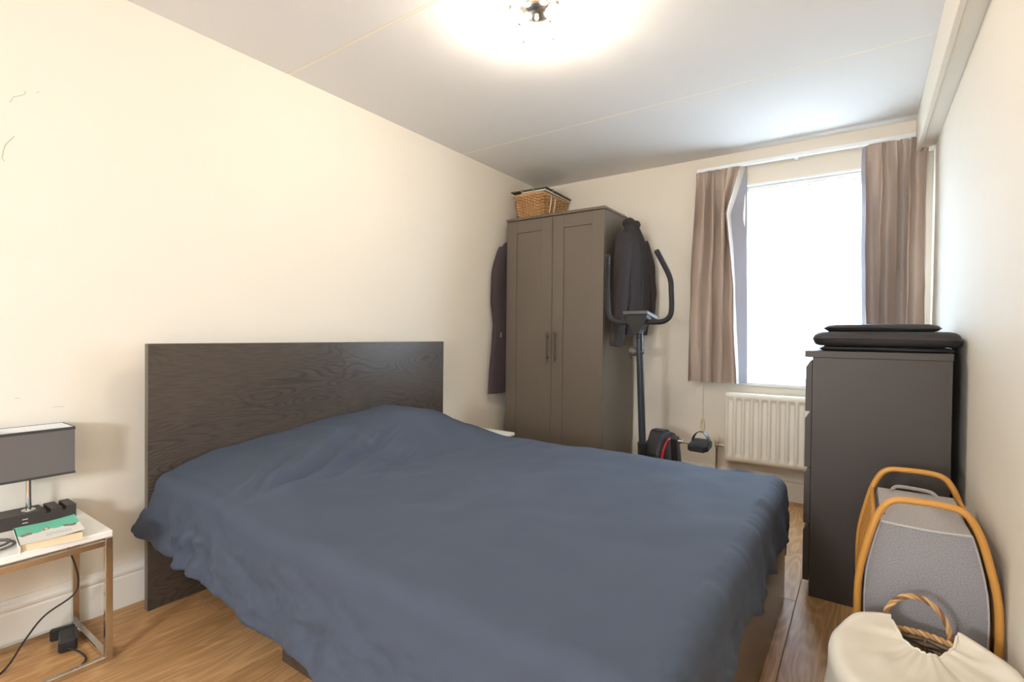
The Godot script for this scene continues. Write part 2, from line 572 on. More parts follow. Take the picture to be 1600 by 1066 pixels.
func hall(energy: float) -> void:
	# the room opens behind the viewer onto a lit landing
	var dx0 := -1.55
	var dx1 := 0.21
	var dy := 2.10
	var z0 := BZ
	var z1 := BZ + 0.12
	var b := MB.new()
	for q in [[WX, dx0, 0.0, CY], [dx1, RX, 0.0, CY], [dx0, dx1, dy, CY]]:
		b.quad(V(q[1], q[2], z0), V(q[0], q[2], z0), V(q[0], q[3], z0), V(q[1], q[3], z0))
		b.quad(V(q[0], q[2], z1), V(q[1], q[2], z1), V(q[1], q[3], z1), V(q[0], q[3], z1))
	b.quad(V(dx0, 0, z1), V(dx0, 0, z0), V(dx0, dy, z0), V(dx0, dy, z1))
	b.quad(V(dx1, 0, z0), V(dx1, 0, z1), V(dx1, dy, z1), V(dx1, dy, z0))
	b.quad(V(dx0, dy, z0), V(dx1, dy, z0), V(dx1, dy, z1), V(dx0, dy, z1))
	struct("wall_front", b, M.wall, "cream painted wall with a wide doorway behind the viewer", "wall")
	var dr := Node3D.new()
	dr.name = "door_1"
	dr.set_meta("kind", "structure"); dr.set_meta("label", "white architrave of the open doorway behind the viewer"); dr.set_meta("category", "doorway"); dr.set_meta("org", Vector3.ZERO)
	add_child(dr)
	part(dr, "architrave", boxmb(V(dx0 - 0.06, 0, z0 - 0.016), V(dx0, dy + 0.06, z0 - 0.001), 0.003), M.white)
	part(dr, "architrave", boxmb(V(dx1, 0, z0 - 0.016), V(dx1 + 0.06, dy + 0.06, z0 - 0.001), 0.003), M.white)
	part(dr, "architrave", boxmb(V(dx0, dy, z0 - 0.016), V(dx1, dy + 0.06, z0 - 0.001), 0.003), M.white)
	var hz := BZ + 1.6
	struct("floor_hall", boxmb(V(WX - 0.12, -0.12, BZ + 0.1205), V(RX + 0.12, 0.0, hz + 0.12), 0.0), M.oak[1], "landing floor behind the viewer", "floor")
	struct("ceiling_hall", boxmb(V(WX - 0.12, CY, BZ + 0.1205), V(RX + 0.12, CY + 0.12, hz + 0.12), 0.0), M.ceiling, "landing ceiling behind the viewer", "ceiling")
	struct("wall_hall_left", boxmb(V(WX - 0.12, 0, BZ + 0.1205), V(WX, CY, hz), 0.0), M.white, "white landing wall behind the viewer", "wall")
	struct("wall_hall_right", boxmb(V(RX, 0, BZ + 0.1205), V(RX + 0.12, CY, hz), 0.0), M.white, "white landing wall behind the viewer", "wall")
	struct("wall_hall_end", boxmb(V(WX - 0.12, 0, hz), V(RX + 0.12, CY, hz + 0.12), 0.0), M.white, "white landing wall behind the viewer", "wall")
	# globe lamp on a rod over the landing
	var c := V(-0.66, 1.10, BZ + 0.80)
	var t := thing("pendant_lamp", "white globe lamp on a rod over the landing behind the viewer", "lamp", V(c.x, CY, c.z))
	b = MB.new()
	b.lathe(c, [Vector2(0.0, 0.16), Vector2(0.05, 0.152), Vector2(0.10, 0.125), Vector2(0.14, 0.077), Vector2(0.16, 0.0), Vector2(0.14, -0.077), Vector2(0.10, -0.125), Vector2(0.05, -0.152), Vector2(0.0, -0.16)], 32)
	part(t, "globe", b, M.globe)
	b = MB.new()
	b.tube([V(c.x, c.y + 0.155, c.z), V(c.x, CY, c.z)], 0.008, 10)
	part(t, "rod", b, M.chrome)
	var l := OmniLight3D.new()
	l.name = "globe_lamp"
	l.position = c - V(c.x, CY, c.z)
	l.light_color = Color(0.95, 0.97, 1.0)
	l.light_energy = energy
	l.light_size = 0.15
	l.omni_range = 14.0
	l.omni_attenuation = 2.0
	l.shadow_enabled = true
	t.add_child(l, true)


func window_wall() -> void:
	# wall with its opening: front and back rings and the reveals
	var b := MB.new()
	var z0 := FZ
	var z1 := FZ - 0.16
	var L := WX - 0.12
	var R := RX + 0.12
	var T := CY + 0.12
	var B := -0.12
	for q in [[L, OX0, B, T], [OX1, R, B, T], [OX0, OX1, B, OY0], [OX0, OX1, OY1, T]]:
		b.quad(V(q[0], q[2], z0), V(q[1], q[2], z0), V(q[1], q[3], z0), V(q[0], q[3], z0))
		b.quad(V(q[1], q[2], z1), V(q[0], q[2], z1), V(q[0], q[3], z1), V(q[1], q[3], z1))
	b.quad(V(OX0, OY0, z0), V(OX0, OY0, z1), V(OX0, OY1, z1), V(OX0, OY1, z0))
	b.quad(V(OX1, OY0, z1), V(OX1, OY0, z0), V(OX1, OY1, z0), V(OX1, OY1, z1))
	b.quad(V(OX0, OY0, z1), V(OX0, OY0, z0), V(OX1, OY0, z0), V(OX1, OY0, z1))
	b.quad(V(OX0, OY1, z0), V(OX0, OY1, z1), V(OX1, OY1, z1), V(OX1, OY1, z0))
	b.quad(V(L, B, z1), V(L, B, z0), V(L, T, z0), V(L, T, z1))
	b.quad(V(R, B, z0), V(R, B, z1), V(R, T, z1), V(R, T, z0))
	b.quad(V(L, T, z0), V(R, T, z0), V(R, T, z1), V(L, T, z1))
	b.quad(V(L, B, z1), V(R, B, z1), V(R, B, z0), V(L, B, z0))
	struct("wall_far", b, M.wall, "cream painted wall with the window in it", "wall")
	# window: lining, frame, panes, sill
	var w := Node3D.new()
	w.name = "window_1"
	w.set_meta("kind", "structure"); w.set_meta("label", "white framed window glowing with daylight"); w.set_meta("category", "window"); w.set_meta("org", Vector3.ZERO)
	add_child(w)
	var e := 0.012
	part(w, "lining", boxmb(V(OX0, OY0, FZ - 0.10), V(OX0 + e, OY1, FZ + 0.004), 0.001), M.upvc)
	part(w, "lining", boxmb(V(OX1 - e, OY0, FZ - 0.10), V(OX1, OY1, FZ + 0.004), 0.001), M.upvc)
	part(w, "lining", boxmb(V(OX0 + e, OY1 - e, FZ - 0.10), V(OX1 - e, OY1, FZ + 0.004), 0.001), M.upvc)
	part(w, "window_sill", boxmb(V(OX0 - 0.01, OY0 - 0.002, FZ - 0.10), V(OX1 + 0.01, OY0 + 0.02, FZ + 0.022), 0.004), M.white)
	var f0 := FZ - 0.155
	var f1 := FZ - 0.10
	part(w, "frame", boxmb(V(OX0, OY0, f0), V(OX0 + 0.055, OY1, f1), 0.004), M.upvc)
	part(w, "frame", boxmb(V(OX1 - 0.055, OY0, f0), V(OX1, OY1, f1), 0.004), M.upvc)
	part(w, "frame", boxmb(V(OX0 + 0.055, OY1 - 0.055, f0), V(OX1 - 0.055, OY1, f1), 0.004), M.upvc)
	part(w, "frame", boxmb(V(OX0 + 0.055, OY0, f0), V(OX1 - 0.055, OY0 + 0.055, f1), 0.004), M.upvc)
	part(w, "pane", boxmb(V(OX0 + 0.05, OY0 + 0.05, FZ - 0.131), V(OX1 - 0.05, OY1 - 0.05, FZ - 0.127), 0.0), M.glass)
	# vertical blind in the recess
	var vb := thing("vertical_blind", "sheer white vertical blind filling the bright window", "blind", V((OX0 + OX1) / 2, OY1, FZ - 0.05))
	part(vb, "headrail", boxmb(V(OX0 + 0.014, OY1 - 0.042, FZ - 0.065), V(OX1 - 0.014, OY1 - 0.013, FZ - 0.03), 0.003), M.upvc)
	var n := 11
	var wd := (OX1 - OX0 - 0.03) / n
	for i in n:
		var cx := OX0 + 0.015 + wd * (i + 0.5)
		var m := MB.new()
		var rows := []
		for k in 2:
			var r := PackedVector3Array()
			for j in 7:
				var t := j / 6.0 - 0.5
				r.push_back(V(cx + t * (wd + 0.012), [OY0 + 0.05, OY1 - 0.055][k], FZ - 0.05 + 0.006 * cos(t * PI) + t * 0.016))
			rows.push_back(r)
		m.grid(rows)
		var s := part(vb, "slat", m, M.slat)
		part(s, "hanger_clip", boxmb(V(cx - 0.012, OY1 - 0.06, FZ - 0.049), V(cx + 0.012, OY1 - 0.042, FZ - 0.045), 0.001), M.upvc)
		part(s, "weight", boxmb(V(cx - wd * 0.42, OY0 + 0.035, FZ - 0.051), V(cx + wd * 0.42, OY0 + 0.05, FZ - 0.047), 0.001), M.upvc)
	var ch := MB.new()
	ch.tube([V(OX0 + 0.02, OY0 + 0.04, FZ - 0.04), V(OX1 - 0.02, OY0 + 0.04, FZ - 0.04)], 0.0016, 6)
	part(vb, "bottom_chain", ch, M.upvc)


func bed() -> void:
	var hx := -2.157
	var t := thing("double_bed", "low double bed with tall dark wood-grain headboard against cream wall", "bed", V(-1.2, 0, -1.55))
	var b := boxmb(V(hx - 0.027, 0, -2.350), V(hx, 0.992, -0.757), 0.0012)
	for i in b.uv.size(): b.uv[i] += Vector2(0, 0)
	part(t, "headboard", b, M.ash)
	part(t, "headboard_edge", boxmb(V(hx - 0.0262, 0.001, -0.757), V(hx - 0.0012, 0.991, -0.7562), 0.0), M.ash_edge, "lighter grey edge band")
	part(t, "footboard", boxmb(V(-0.264, 0, -2.257), V(-0.240, 0.38, -0.872), 0.0012), M.ash_foot)
	part(t, "side_rail", boxmb(V(hx, 0.16, -0.892), V(-0.264, 0.36, -0.868), 0.0012), M.ash_foot)
	part(t, "side_rail", boxmb(V(hx, 0.16, -2.257), V(-0.264, 0.36, -2.233), 0.0012), M.ash_foot)
	for i in 12:
		part(t, "slat", boxmb(V(-2.1 + i * 0.152, 0.24, -2.232), V(-2.03 + i * 0.152, 0.258, -0.893), 0.002), M.wicker_pale)
	part(t, "storage_drawer", boxmb(V(-1.486, 0.003, -1.5), V(-0.27, 0.155, -0.886), 0.002), M.ash_foot)
	single("mattress", "white mattress on the bed, nearly all under the dark duvet", "mattress", boxmb(V(-2.1555, 0.259, -2.228), V(-0.27, 0.425, -0.79), 0.015), M.mattress, V(-1.2, 0.259, -1.53))
	duvet()


# heights of the duvet's top, pillows under it at the headboard
const PZ := [[-2.34, 0.02], [-2.24, 0.045], [-2.15, 0.085], [-2.0, 0.15], [-1.85, 0.175], [-1.6, 0.152], [-1.4, 0.128], [-1.2, 0.108], [-1.0, 0.085], [-0.88, 0.055], [-0.78, 0.02]]

const CREASES := [
	[0.026, 0.026, [[-1.62, -0.80], [-1.643, -0.933], [-1.66, -1.049], [-1.716, -1.184], [-1.839, -1.376], [-1.932, -1.52]]],
	[0.015, 0.017, [[-1.589, -1.005], [-1.616, -1.15], [-1.698, -1.353], [-1.814, -1.599], [-1.873, -1.782]]],
	[0.011, 0.015, [[-1.647, -1.398], [-1.642, -1.523], [-1.72, -1.745]]],
	[0.012, 0.015, [[-1.641, -0.842], [-1.674, -0.909], [-1.764, -1.027], [-1.859, -1.175]]],
	[0.008, 0.014, [[-1.549, -1.235], [-1.586, -1.399], [-1.618, -1.56]]],
	[0.014, 0.030, [[-2.05, -2.17], [-1.93, -2.12], [-1.80, -2.16]]],
]

func duvet() -> void:
	var big := noise(51, 2.2, 2)
	var wr := noise(52, 5.0, 3)
	var top := func(x: float, z: float) -> float:
		var h: float = 0.470 + 0.010 * big.get_noise_2d(x, z)
		var edge: float = lookup([[-2.2, -1.72], [-1.8, -1.80], [-1.5, -1.82], [-1.2, -1.68], [-0.85, -1.60]], z)
		var px: float = 1.0 - sm(edge - 0.20, edge + 0.24, x)
		h += lookup(PZ, z) * px
		if x < -1.45:
			for c in CREASES:
				var best := 1e9
				var along := 0.0
				var pts: Array = c[2]
				for k in pts.size() - 1:
					var p := Vector2(pts[k][0], pts[k][1])
					var d := Vector2(pts[k + 1][0], pts[k + 1][1]) - p
					var t := clampf((Vector2(x, z) - p).dot(d) / d.length_squared(), 0.0, 1.0)
					var dist := (Vector2(x, z) - p - d * t).length()
					if dist < best:
						best = dist
						along = (k + t) / (pts.size() - 1)
				if best < c[1] * 4.0:
					var q: float = best / c[1]
					h -= c[0] * sin(clampf(along, 0.02, 0.98) * PI) * (exp(-q * q) - 0.45 * exp(-(q - 2.0) * (q - 2.0)))
		var g: float = wr.get_noise_2d(x * 0.5, z * 0.35)
		h += 0.005 * g
		h += 0.010 * sin(clampf((z + 2.25) / 1.42, 0, 1) * PI) + 0.013 * sm(-1.7, -2.2, z) * sm(-1.7, -1.4, x)
		return h
	var X0 := -2.125
	var X1 := -0.288
	var Z0 := -2.25
	var Z1 := -0.825
	var NA := 250
	var NB := 230
	var a0 := -2.142
	var a1 := X1 + 0.205
	var b0 := Z0 - 0.29
	var b1 := Z1 + 0.30
	var place := func(a: float, bb: float) -> Vector3:
		var cx := clampf(a, X0, X1)
		var cz := clampf(bb, Z0, Z1)
		var dx := a - cx
		var dz := bb - cz
		if a < X0: dx = 0.0; cx = a
		if dz > 0.0: dz *= lookup([[-2.14, 0.86], [-1.75, 0.97], [-1.2, 1.02], [-0.3, 1.10]], cx)
		var e := sqrt(dx * dx + dz * dz)
		var y: float = top.call(cx, cz)
		if e < 1e-6: return V(cx, y, cz)
		var dir := Vector2(dx, dz) / e
		var r := 0.052
		var out := 0.0
		var down := 0.0
		if e < r * PI / 2:
			out = r * sin(e / r); down = r * (1.0 - cos(e / r))
		else:
			var s := e - r * PI / 2
			out = r + (lerpf(0.05, 0.15, sm(0.0, 0.7, dir.y)) + 0.06 * sm(0.0, -0.7, dir.y)) * s; down = r + s * 0.985
		var k := sm(0.015, 0.20, down)
		# a few broad folds under the pillow, then long shallow swells on the near side
		var f := 0.0
		var wy := dir.y * dir.y
		var wx := dir.x * dir.x
		if dir.y > 0.0:
			var fy := 0.0
			for q in [[-2.02, 0.30, 0.028, 0.012], [-1.885, 0.42, 0.022, 0.020], [-1.80, 0.16, 0.020, 0.020], [-1.70, 0.30, 0.026, 0.012]]:
				var u: float = (cx - q[0] + q[1] * (down - 0.15)) / q[2]
				fy -= q[3] * exp(-u * u)
			fy += 0.012 * sin(cx * 7.0 + 0.5 + down * 6.0) + 0.020 * wr.get_noise_2d(cx * 0.9, down * 1.6 + 3.0)
			fy += 0.006 * sin(cx * 21.0 + down * 14.0) * sm(-1.3, -0.9, cx) + 0.007 * wr.get_noise_2d(cx * 2.2 + down * 1.5, down * 3.5 - cx * 0.8)
			f += fy * wy
		else:
			f += 0.010 * sin(cx * 24.0) * wy
		if dir.x > 0.0:
			f += wx * (0.022 * (0.5 + 0.5 * sin(cz * 21.0 + 1.4 * sin(cz * 7.0) + down * 7.0)) + 0.014 * wr.get_noise_2d(cz * 1.4 + down * 1.6, down * 1.8))
			down += wx * k * (0.016 * sin(cz * 17.0 + 2.0) + 0.012 * sin(cz * 6.0))
		out += f * k
		var p := V(cx + dir.x * out, y - down, cz + dir.y * out)
		# soft creases that fan over the foot edge
		if cx > -0.75:
			p.y += 0.005 * (sin(cz * 31.0 + cx * 24.0 + 3.0 * big.get_noise_2d(cx * 2.0, cz * 2.0)) * (0.5 + 0.9 * wr.get_noise_2d(cx, cz)) + 0.8 * wr.get_noise_2d(cx * 1.6 + 3.0, cz * 2.6)) * sm(-0.75, -0.35, cx) * (1.0 - k)
		# the corner at the headboard swings out past the headboard's end
		if dir.y > 0.3 and cx < -1.95:
			var c := sm(-1.95, -2.142, cx) * sm(0.03, 0.22, down)
			p.x -= 0.075 * c
			p.z += 0.030 * c
			p.y += 0.008 * c
		return p
	var rows := []
	var inner := Vector3.ZERO
	for i in NA + 3:
		var row := PackedVector3Array()
		for j in NB + 5:
			var ia := mini(i, NA)
			var jb := clampi(j - 2, 0, NB)
			var a := lerpf(a0, a1, float(ia) / NA)
			var bb := lerpf(b0, b1, float(jb) / NB)
			var p: Vector3 = place.call(a, bb)
			var ra := maxi(i - NA, 0)
			var rb := maxi(maxi(2 - j, j - NB - 2), 0)
			var rr := maxi(ra, rb)
			if rr > 0:
				var inx := -1.0 if ra > 0 else 0.0
				var inz := 0.0
				if j < 2: inz = 1.0
				elif j > NB + 2: inz = -1.0
				p += V(inx, 0, inz) * (0.012 if rr == 1 else 0.022) + V(0, -0.004 if rr == 1 else 0.03, 0)
			row.push_back(p)
		rows.push_back(row)
	var b := MB.new()
	b.grid(rows)
	single("duvet", "dark slate-blue duvet spread rumpled over the whole bed", "duvet", b, M.duvet, V(-1.2, 0.43, -1.5))


func wardrobe() -> void:
	var x0 := -2.187
	var x1 := -1.403
	var zf := -3.062
	var zb := -3.585
	var H := 1.893
	var t := thing("wardrobe", "tall dark brown two-door wardrobe in the corner", "wardrobe", V((x0 + x1) / 2, 0, (zf + zb) / 2))
	var b := MB.new()
	b.box(V(x0, 0.0, zb), V(x0 + 0.018, H - 0.018, zf - 0.020), 0.001)
	part(t, "side_panel", b, M.wardrobe)
	part(t, "side_panel", boxmb(V(x1 - 0.018, 0.0, zb), V(x1, H - 0.018, zf - 0.020), 0.001), M.wardrobe)
	part(t, "top_panel", boxmb(V(x0 - 0.004, H - 0.018, zb), V(x1 + 0.004, H, zf + 0.004), 0.0015), M.wardrobe)
	part(t, "back_panel", boxmb(V(x0 + 0.018, 0.05, zb), V(x1 - 0.018, H - 0.018, zb + 0.006), 0.0), M.wardrobe_dark)
	part(t, "plinth", boxmb(V(x0 + 0.018, 0.0, zf - 0.06), V(x1 - 0.018, 0.07, zf - 0.045), 0.001), M.wardrobe_dark)
	var xm := (x0 + x1) / 2
	for s in 2:
		var a: float = [x0 + 0.001, xm + 0.0015][s]
		var c: float = [xm - 0.0015, x1 - 0.001][s]
		var y0 := 0.075
		var y1 := H - 0.022
		var st := 0.088
		var d := MB.new()
		d.box(V(a, y0, zf - 0.018), V(a + st, y1, zf), 0.0012)
		d.box(V(c - st, y0, zf - 0.018), V(c, y1, zf), 0.0012)
		d.box(V(a + st, y1 - st, zf - 0.018), V(c - st, y1, zf), 0.0012)
		d.box(V(a + st, y0, zf - 0.018), V(c - st, y0 + st + 0.02, zf), 0.0012)
		var door := part(t, "door", d, M.wardrobe)
		part(door, "door_panel", boxmb(V(a + st - 0.004, y0 + st, zf - 0.017), V(c - st + 0.004, y1 - st + 0.004, zf - 0.008), 0.0), M.wardrobe)
		var hx: float = [xm - 0.030, xm + 0.030][s]
		var h := MB.new()
		h.box(V(hx - 0.009, 0.852, zf + 0.018), V(hx + 0.009, 1.058, zf + 0.028), 0.003)
		h.box(V(hx - 0.006, 0.875, zf - 0.001), V(hx + 0.006, 0.89, zf + 0.019), 0.001)
		h.box(V(hx - 0.006, 1.02, zf - 0.001), V(hx + 0.006, 1.035, zf + 0.019), 0.001)
		part(door, "handle", h, M.handle)


func chest() -> void:
	var xf := -0.164
	var xb := 0.262
	var zn := -2.345
	var zf := -3.145
	var t := thing("chest_of_drawers", "dark brown four-drawer chest standing against the right wall", "chest of drawers", V(0.05, 0, (zn + zf) / 2))
	part(t, "side_panel", boxmb(V(xf, 0.0, zn - 0.02), V(xb, 0.962, zn), 0.001), M.chest)
	part(t, "side_panel", boxmb(V(xf, 0.0, zf), V(xb, 0.962, zf + 0.02), 0.001), M.chest)
	part(t, "top_panel", boxmb(V(-0.191, 0.962, zf - 0.002), V(xb + 0.002, 0.988, zn + 0.002), 0.0012), M.chest)
	part(t, "back_panel", boxmb(V(xb - 0.006, 0.05, zf + 0.02), V(xb, 0.962, zn - 0.02), 0.0), M.wardrobe_dark)
	part(t, "plinth", boxmb(V(xf + 0.03, 0.0, zf + 0.02), V(xf + 0.045, 0.06, zn - 0.02), 0.001), M.chest)
	for q in [[0.745, 0.949], [0.520, 0.741], [0.293, 0.516], [0.062, 0.289]]:
		var y0: float = q[0]
		var y1: float = q[1]
		var d := MB.new()
		d.extrude([Vector2(-0.187, y0), Vector2(-0.1655, y0), Vector2(-0.1655, y1), Vector2(-0.171, y1), Vector2(-0.187, y1 - 0.026)], func(p, s): return V(p.x, p.y, s), zf + 0.001, zn - 0.001)
		d.box(V(-0.1655, y0 + 0.02, zf + 0.03), V(xb - 0.03, y1 - 0.04, zn - 0.03), 0.0)
		part(t, "drawer", d, M.chest)


func side_table(called: String, label: String, x0: float, x1: float, z0: float, z1: float, h: float) -> void:
	var t := thing(called, label, "side table", V((x0 + x1) / 2, 0, (z0 + z1) / 2), "white side tables beside the bed")
	part(t, "table_top", boxmb(V(x0, h - 0.019, z0), V(x1, h, z1), 0.002), M.white)
	var r := 0.019
	var yr := h - 0.026
	for q in [[x0, z0], [x1 - r, z0], [x0, z1 - r], [x1 - r, z1 - r]]:
		part(t, "leg", boxmb(V(q[0], 0.0, q[1]), V(q[0] + r, h - 0.0195, q[1] + r), 0.0015), M.chrome)
	for y in [0.0, yr - r]:
		for z in [z0, z1 - r]:
			part(t, "rail", boxmb(V(x0 + r, y, z), V(x1 - r, y + r, z + r), 0.0015), M.chrome)
		for x in [x0, x1 - r]:
			part(t, "rail", boxmb(V(x, y, z0 + r), V(x + r, y + r, z1 - r), 0.0015), M.chrome)


func side_tables() -> void:
	side_table("side_table", "white-topped chrome-frame side table holding the grey lamp", -2.258, -1.925, -0.582, -0.03, 0.412)
	side_table("side_table", "white-topped side table between bed and wardrobe, only its corner visible", -2.258, -1.825, -2.665, -2.368, 0.412)


func bedside_lamp() -> void:
	var t := thing("table_lamp", "bedside lamp with grey rectangular shade and notched dark base", "lamp", V(-2.22, 0.412, -0.44))
	# notched base: a profile along z pushed across x
	var b := MB.new()
	var y0 := 0.4122
	var y1 := 0.454
	var p := [Vector2(-0.335, y0), Vector2(-0.335, y1), Vector2(-0.478, y1), Vector2(-0.478, y1 - 0.012), Vector2(-0.490, y1 - 0.012), Vector2(-0.490, y1), Vector2(-0.517, y1), Vector2(-0.517, y1 - 0.012), Vector2(-0.529, y1 - 0.012), Vector2(-0.529, y1), Vector2(-0.554, y1), Vector2(-0.554, y0)]
	b.extrude(p, func(q, s): return V(s, q.y, q.x), -2.258, -2.170)
	part(t, "base", b, M.lamp_base)
	for y in [0.425, 0.4365]:
		part(t, "usb_port", boxmb(V(-2.1702, y, -0.434), V(-2.1690, y + 0.0025, -0.421), 0.0), M.silver_print)
	b = MB.new()
	b.lathe(V(-2.212, 0.454, -0.444), [Vector2(0.0, 0.003), Vector2(0.016, 0.003), Vector2(0.018, 0.0015), Vector2(0.018, 0)], 20)
	part(t, "collar", b, M.chrome)
	b = MB.new()
	b.tube([V(-2.212, 0.455, -0.444), V(-2.212, 0.66, -0.444)], 0.0072, 16)
	part(t, "pole", b, M.chrome)
	b = MB.new()
	b.lathe(V(-2.212, 0.62, -0.444), [Vector2(0.0, 0.0), Vector2(0.014, 0.0), Vector2(0.014, 0.035), Vector2(0.022, 0.05), Vector2(0.026, 0.07), Vector2(0.018, 0.088), Vector2(0.0, 0.092)], 16)
	part(t, "bulb", b, M.white)
	# open rectangular shade
	var X0 := -2.262
	var X1 := -2.135
	var Z0 := -0.542
	var Z1 := -0.346
	var Y0 := 0.568
	var Y1 := 0.720
	b = MB.new()
	var w := 0.002
	b.box(V(X1 - w, Y0, Z0), V(X1, Y1, Z1), 0.0006)
	b.box(V(X0, Y0, Z0), V(X0 + w, Y1, Z1), 0.0006)
	b.box(V(X0 + w, Y0, Z0), V(X1 - w, Y1, Z0 + w), 0.0006)
	b.box(V(X0 + w, Y0, Z1 - w), V(X1 - w, Y1, Z1), 0.0006)
	var sh := part(t, "lamp_shade", b, M.shade)
	for y in [[Y1 - 0.008, Y1 + 0.001], [Y0 - 0.001, Y0 + 0.006]]:
		b = MB.new()
		b.box(V(X1 - 0.001, y[0], Z0 - 0.001), V(X1 + 0.0012, y[1], Z1 + 0.001), 0.0004)
		b.box(V(X0 - 0.0012, y[0], Z0 - 0.001), V(X0 + 0.001, y[1], Z1 + 0.001), 0.0004)
		b.box(V(X0, y[0], Z0 - 0.0012), V(X1, y[1], Z0 + 0.001), 0.0004)
		b.box(V(X0, y[0], Z1 - 0.001), V(X1, y[1], Z1 + 0.0012), 0.0004)
		part(sh, "trim", b, M.shade_trim)
	b = MB.new()
	var i := w + 0.0008
	b.quad(V(X1 - i, Y0, Z0 + i), V(X1 - i, Y0, Z1 - i), V(X1 - i, Y1, Z1 - i), V(X1 - i, Y1, Z0 + i))
	b.quad(V(X0 + i, Y0, Z1 - i), V(X0 + i, Y0, Z0 + i), V(X0 + i, Y1, Z0 + i), V(X0 + i, Y1, Z1 - i))
	b.quad(V(X0 + i, Y0, Z0 + i), V(X1 - i, Y0, Z0 + i), V(X1 - i, Y1, Z0 + i), V(X0 + i, Y1, Z0 + i))
	b.quad(V(X1 - i, Y0, Z1 - i), V(X0 + i, Y0, Z1 - i), V(X0 + i, Y1, Z1 - i), V(X1 - i, Y1, Z1 - i))
	part(sh, "lining", b, M.white)
	b = MB.new()
	b.tube([V(X0 + 0.003, 0.655, -0.444), V(X1 - 0.003, 0.655, -0.444)], 0.002, 6)
	part(sh, "spider", b, M.chrome)


func ceiling_lamp(energy: float) -> void:
	var c := V(-1.03, CY, -1.62)
	var t := thing("ceiling_light", "round chrome ceiling spotlight with four glowing glass heads", "ceiling light", c)
	var b := MB.new()
	b.lathe(c, [Vector2(0.066, 0.0), Vector2(0.068, -0.006), Vector2(0.063, -0.018), Vector2(0.046, -0.028), Vector2(0.020, -0.032), Vector2(0.0, -0.033)], 32)
	part(t, "canopy", b, M.chrome)
	b = MB.new()
	b.lathe(c + V(0, -0.031, 0), [Vector2(0.0, 0.0), Vector2(0.007, -0.001), Vector2(0.009, -0.008), Vector2(0.005, -0.016), Vector2(0.0, -0.018)], 16)
	part(t, "finial", b, M.steel)
	for k in 4:
		var w := TAU * k / 4.0 + 0.35
		var d := V(cos(w), 0, sin(w))
		b = MB.new()
		var e := c + d * 0.112 + V(0, -0.042, 0)
		b.tube(spline([c + d * 0.055 + V(0, -0.014, 0), c + d * 0.09 + V(0, -0.018, 0), e + V(0, 0.012, 0)], 6), 0.004, 8)
		var arm := part(t, "arm", b, M.chrome)
		var turn := Basis(d.cross(Vector3.UP).normalized(), -0.6)
		b = MB.new()
		b.lathe(e, [Vector2(0.0, 0.014), Vector2(0.011, 0.013), Vector2(0.013, 0.0), Vector2(0.012, -0.004), Vector2(0.0, -0.004)], 16, turn)
		part(arm, "socket", b, M.chrome)
		b = MB.new()
		b.lathe(e, [Vector2(0.010, -0.004), Vector2(0.019, -0.012), Vector2(0.026, -0.030), Vector2(0.024, -0.046), Vector2(0.012, -0.053), Vector2(0.0, -0.054)], 20, turn)
		part(arm, "glass_head", b, M.bulb)
		b = MB.new()
		b.lathe(e + turn * V(0, -0.0535, 0), [Vector2(0.0, 0.001), Vector2(0.006, 0.0), Vector2(0.007, -0.006), Vector2(0.0, -0.012)], 12, turn)
		part(arm, "tip", b, M.steel)
		var l := OmniLight3D.new()
		l.name = "spot_lamp"
		l.position = e + turn * V(0, -0.03, 0) - c
		l.light_color = Color(1.0, 0.95, 0.88)
		l.light_energy = energy
		l.light_size = 0.022
		l.omni_range = 12.0
		l.omni_attenuation = 2.0
		l.shadow_enabled = true
		t.add_child(l, true)


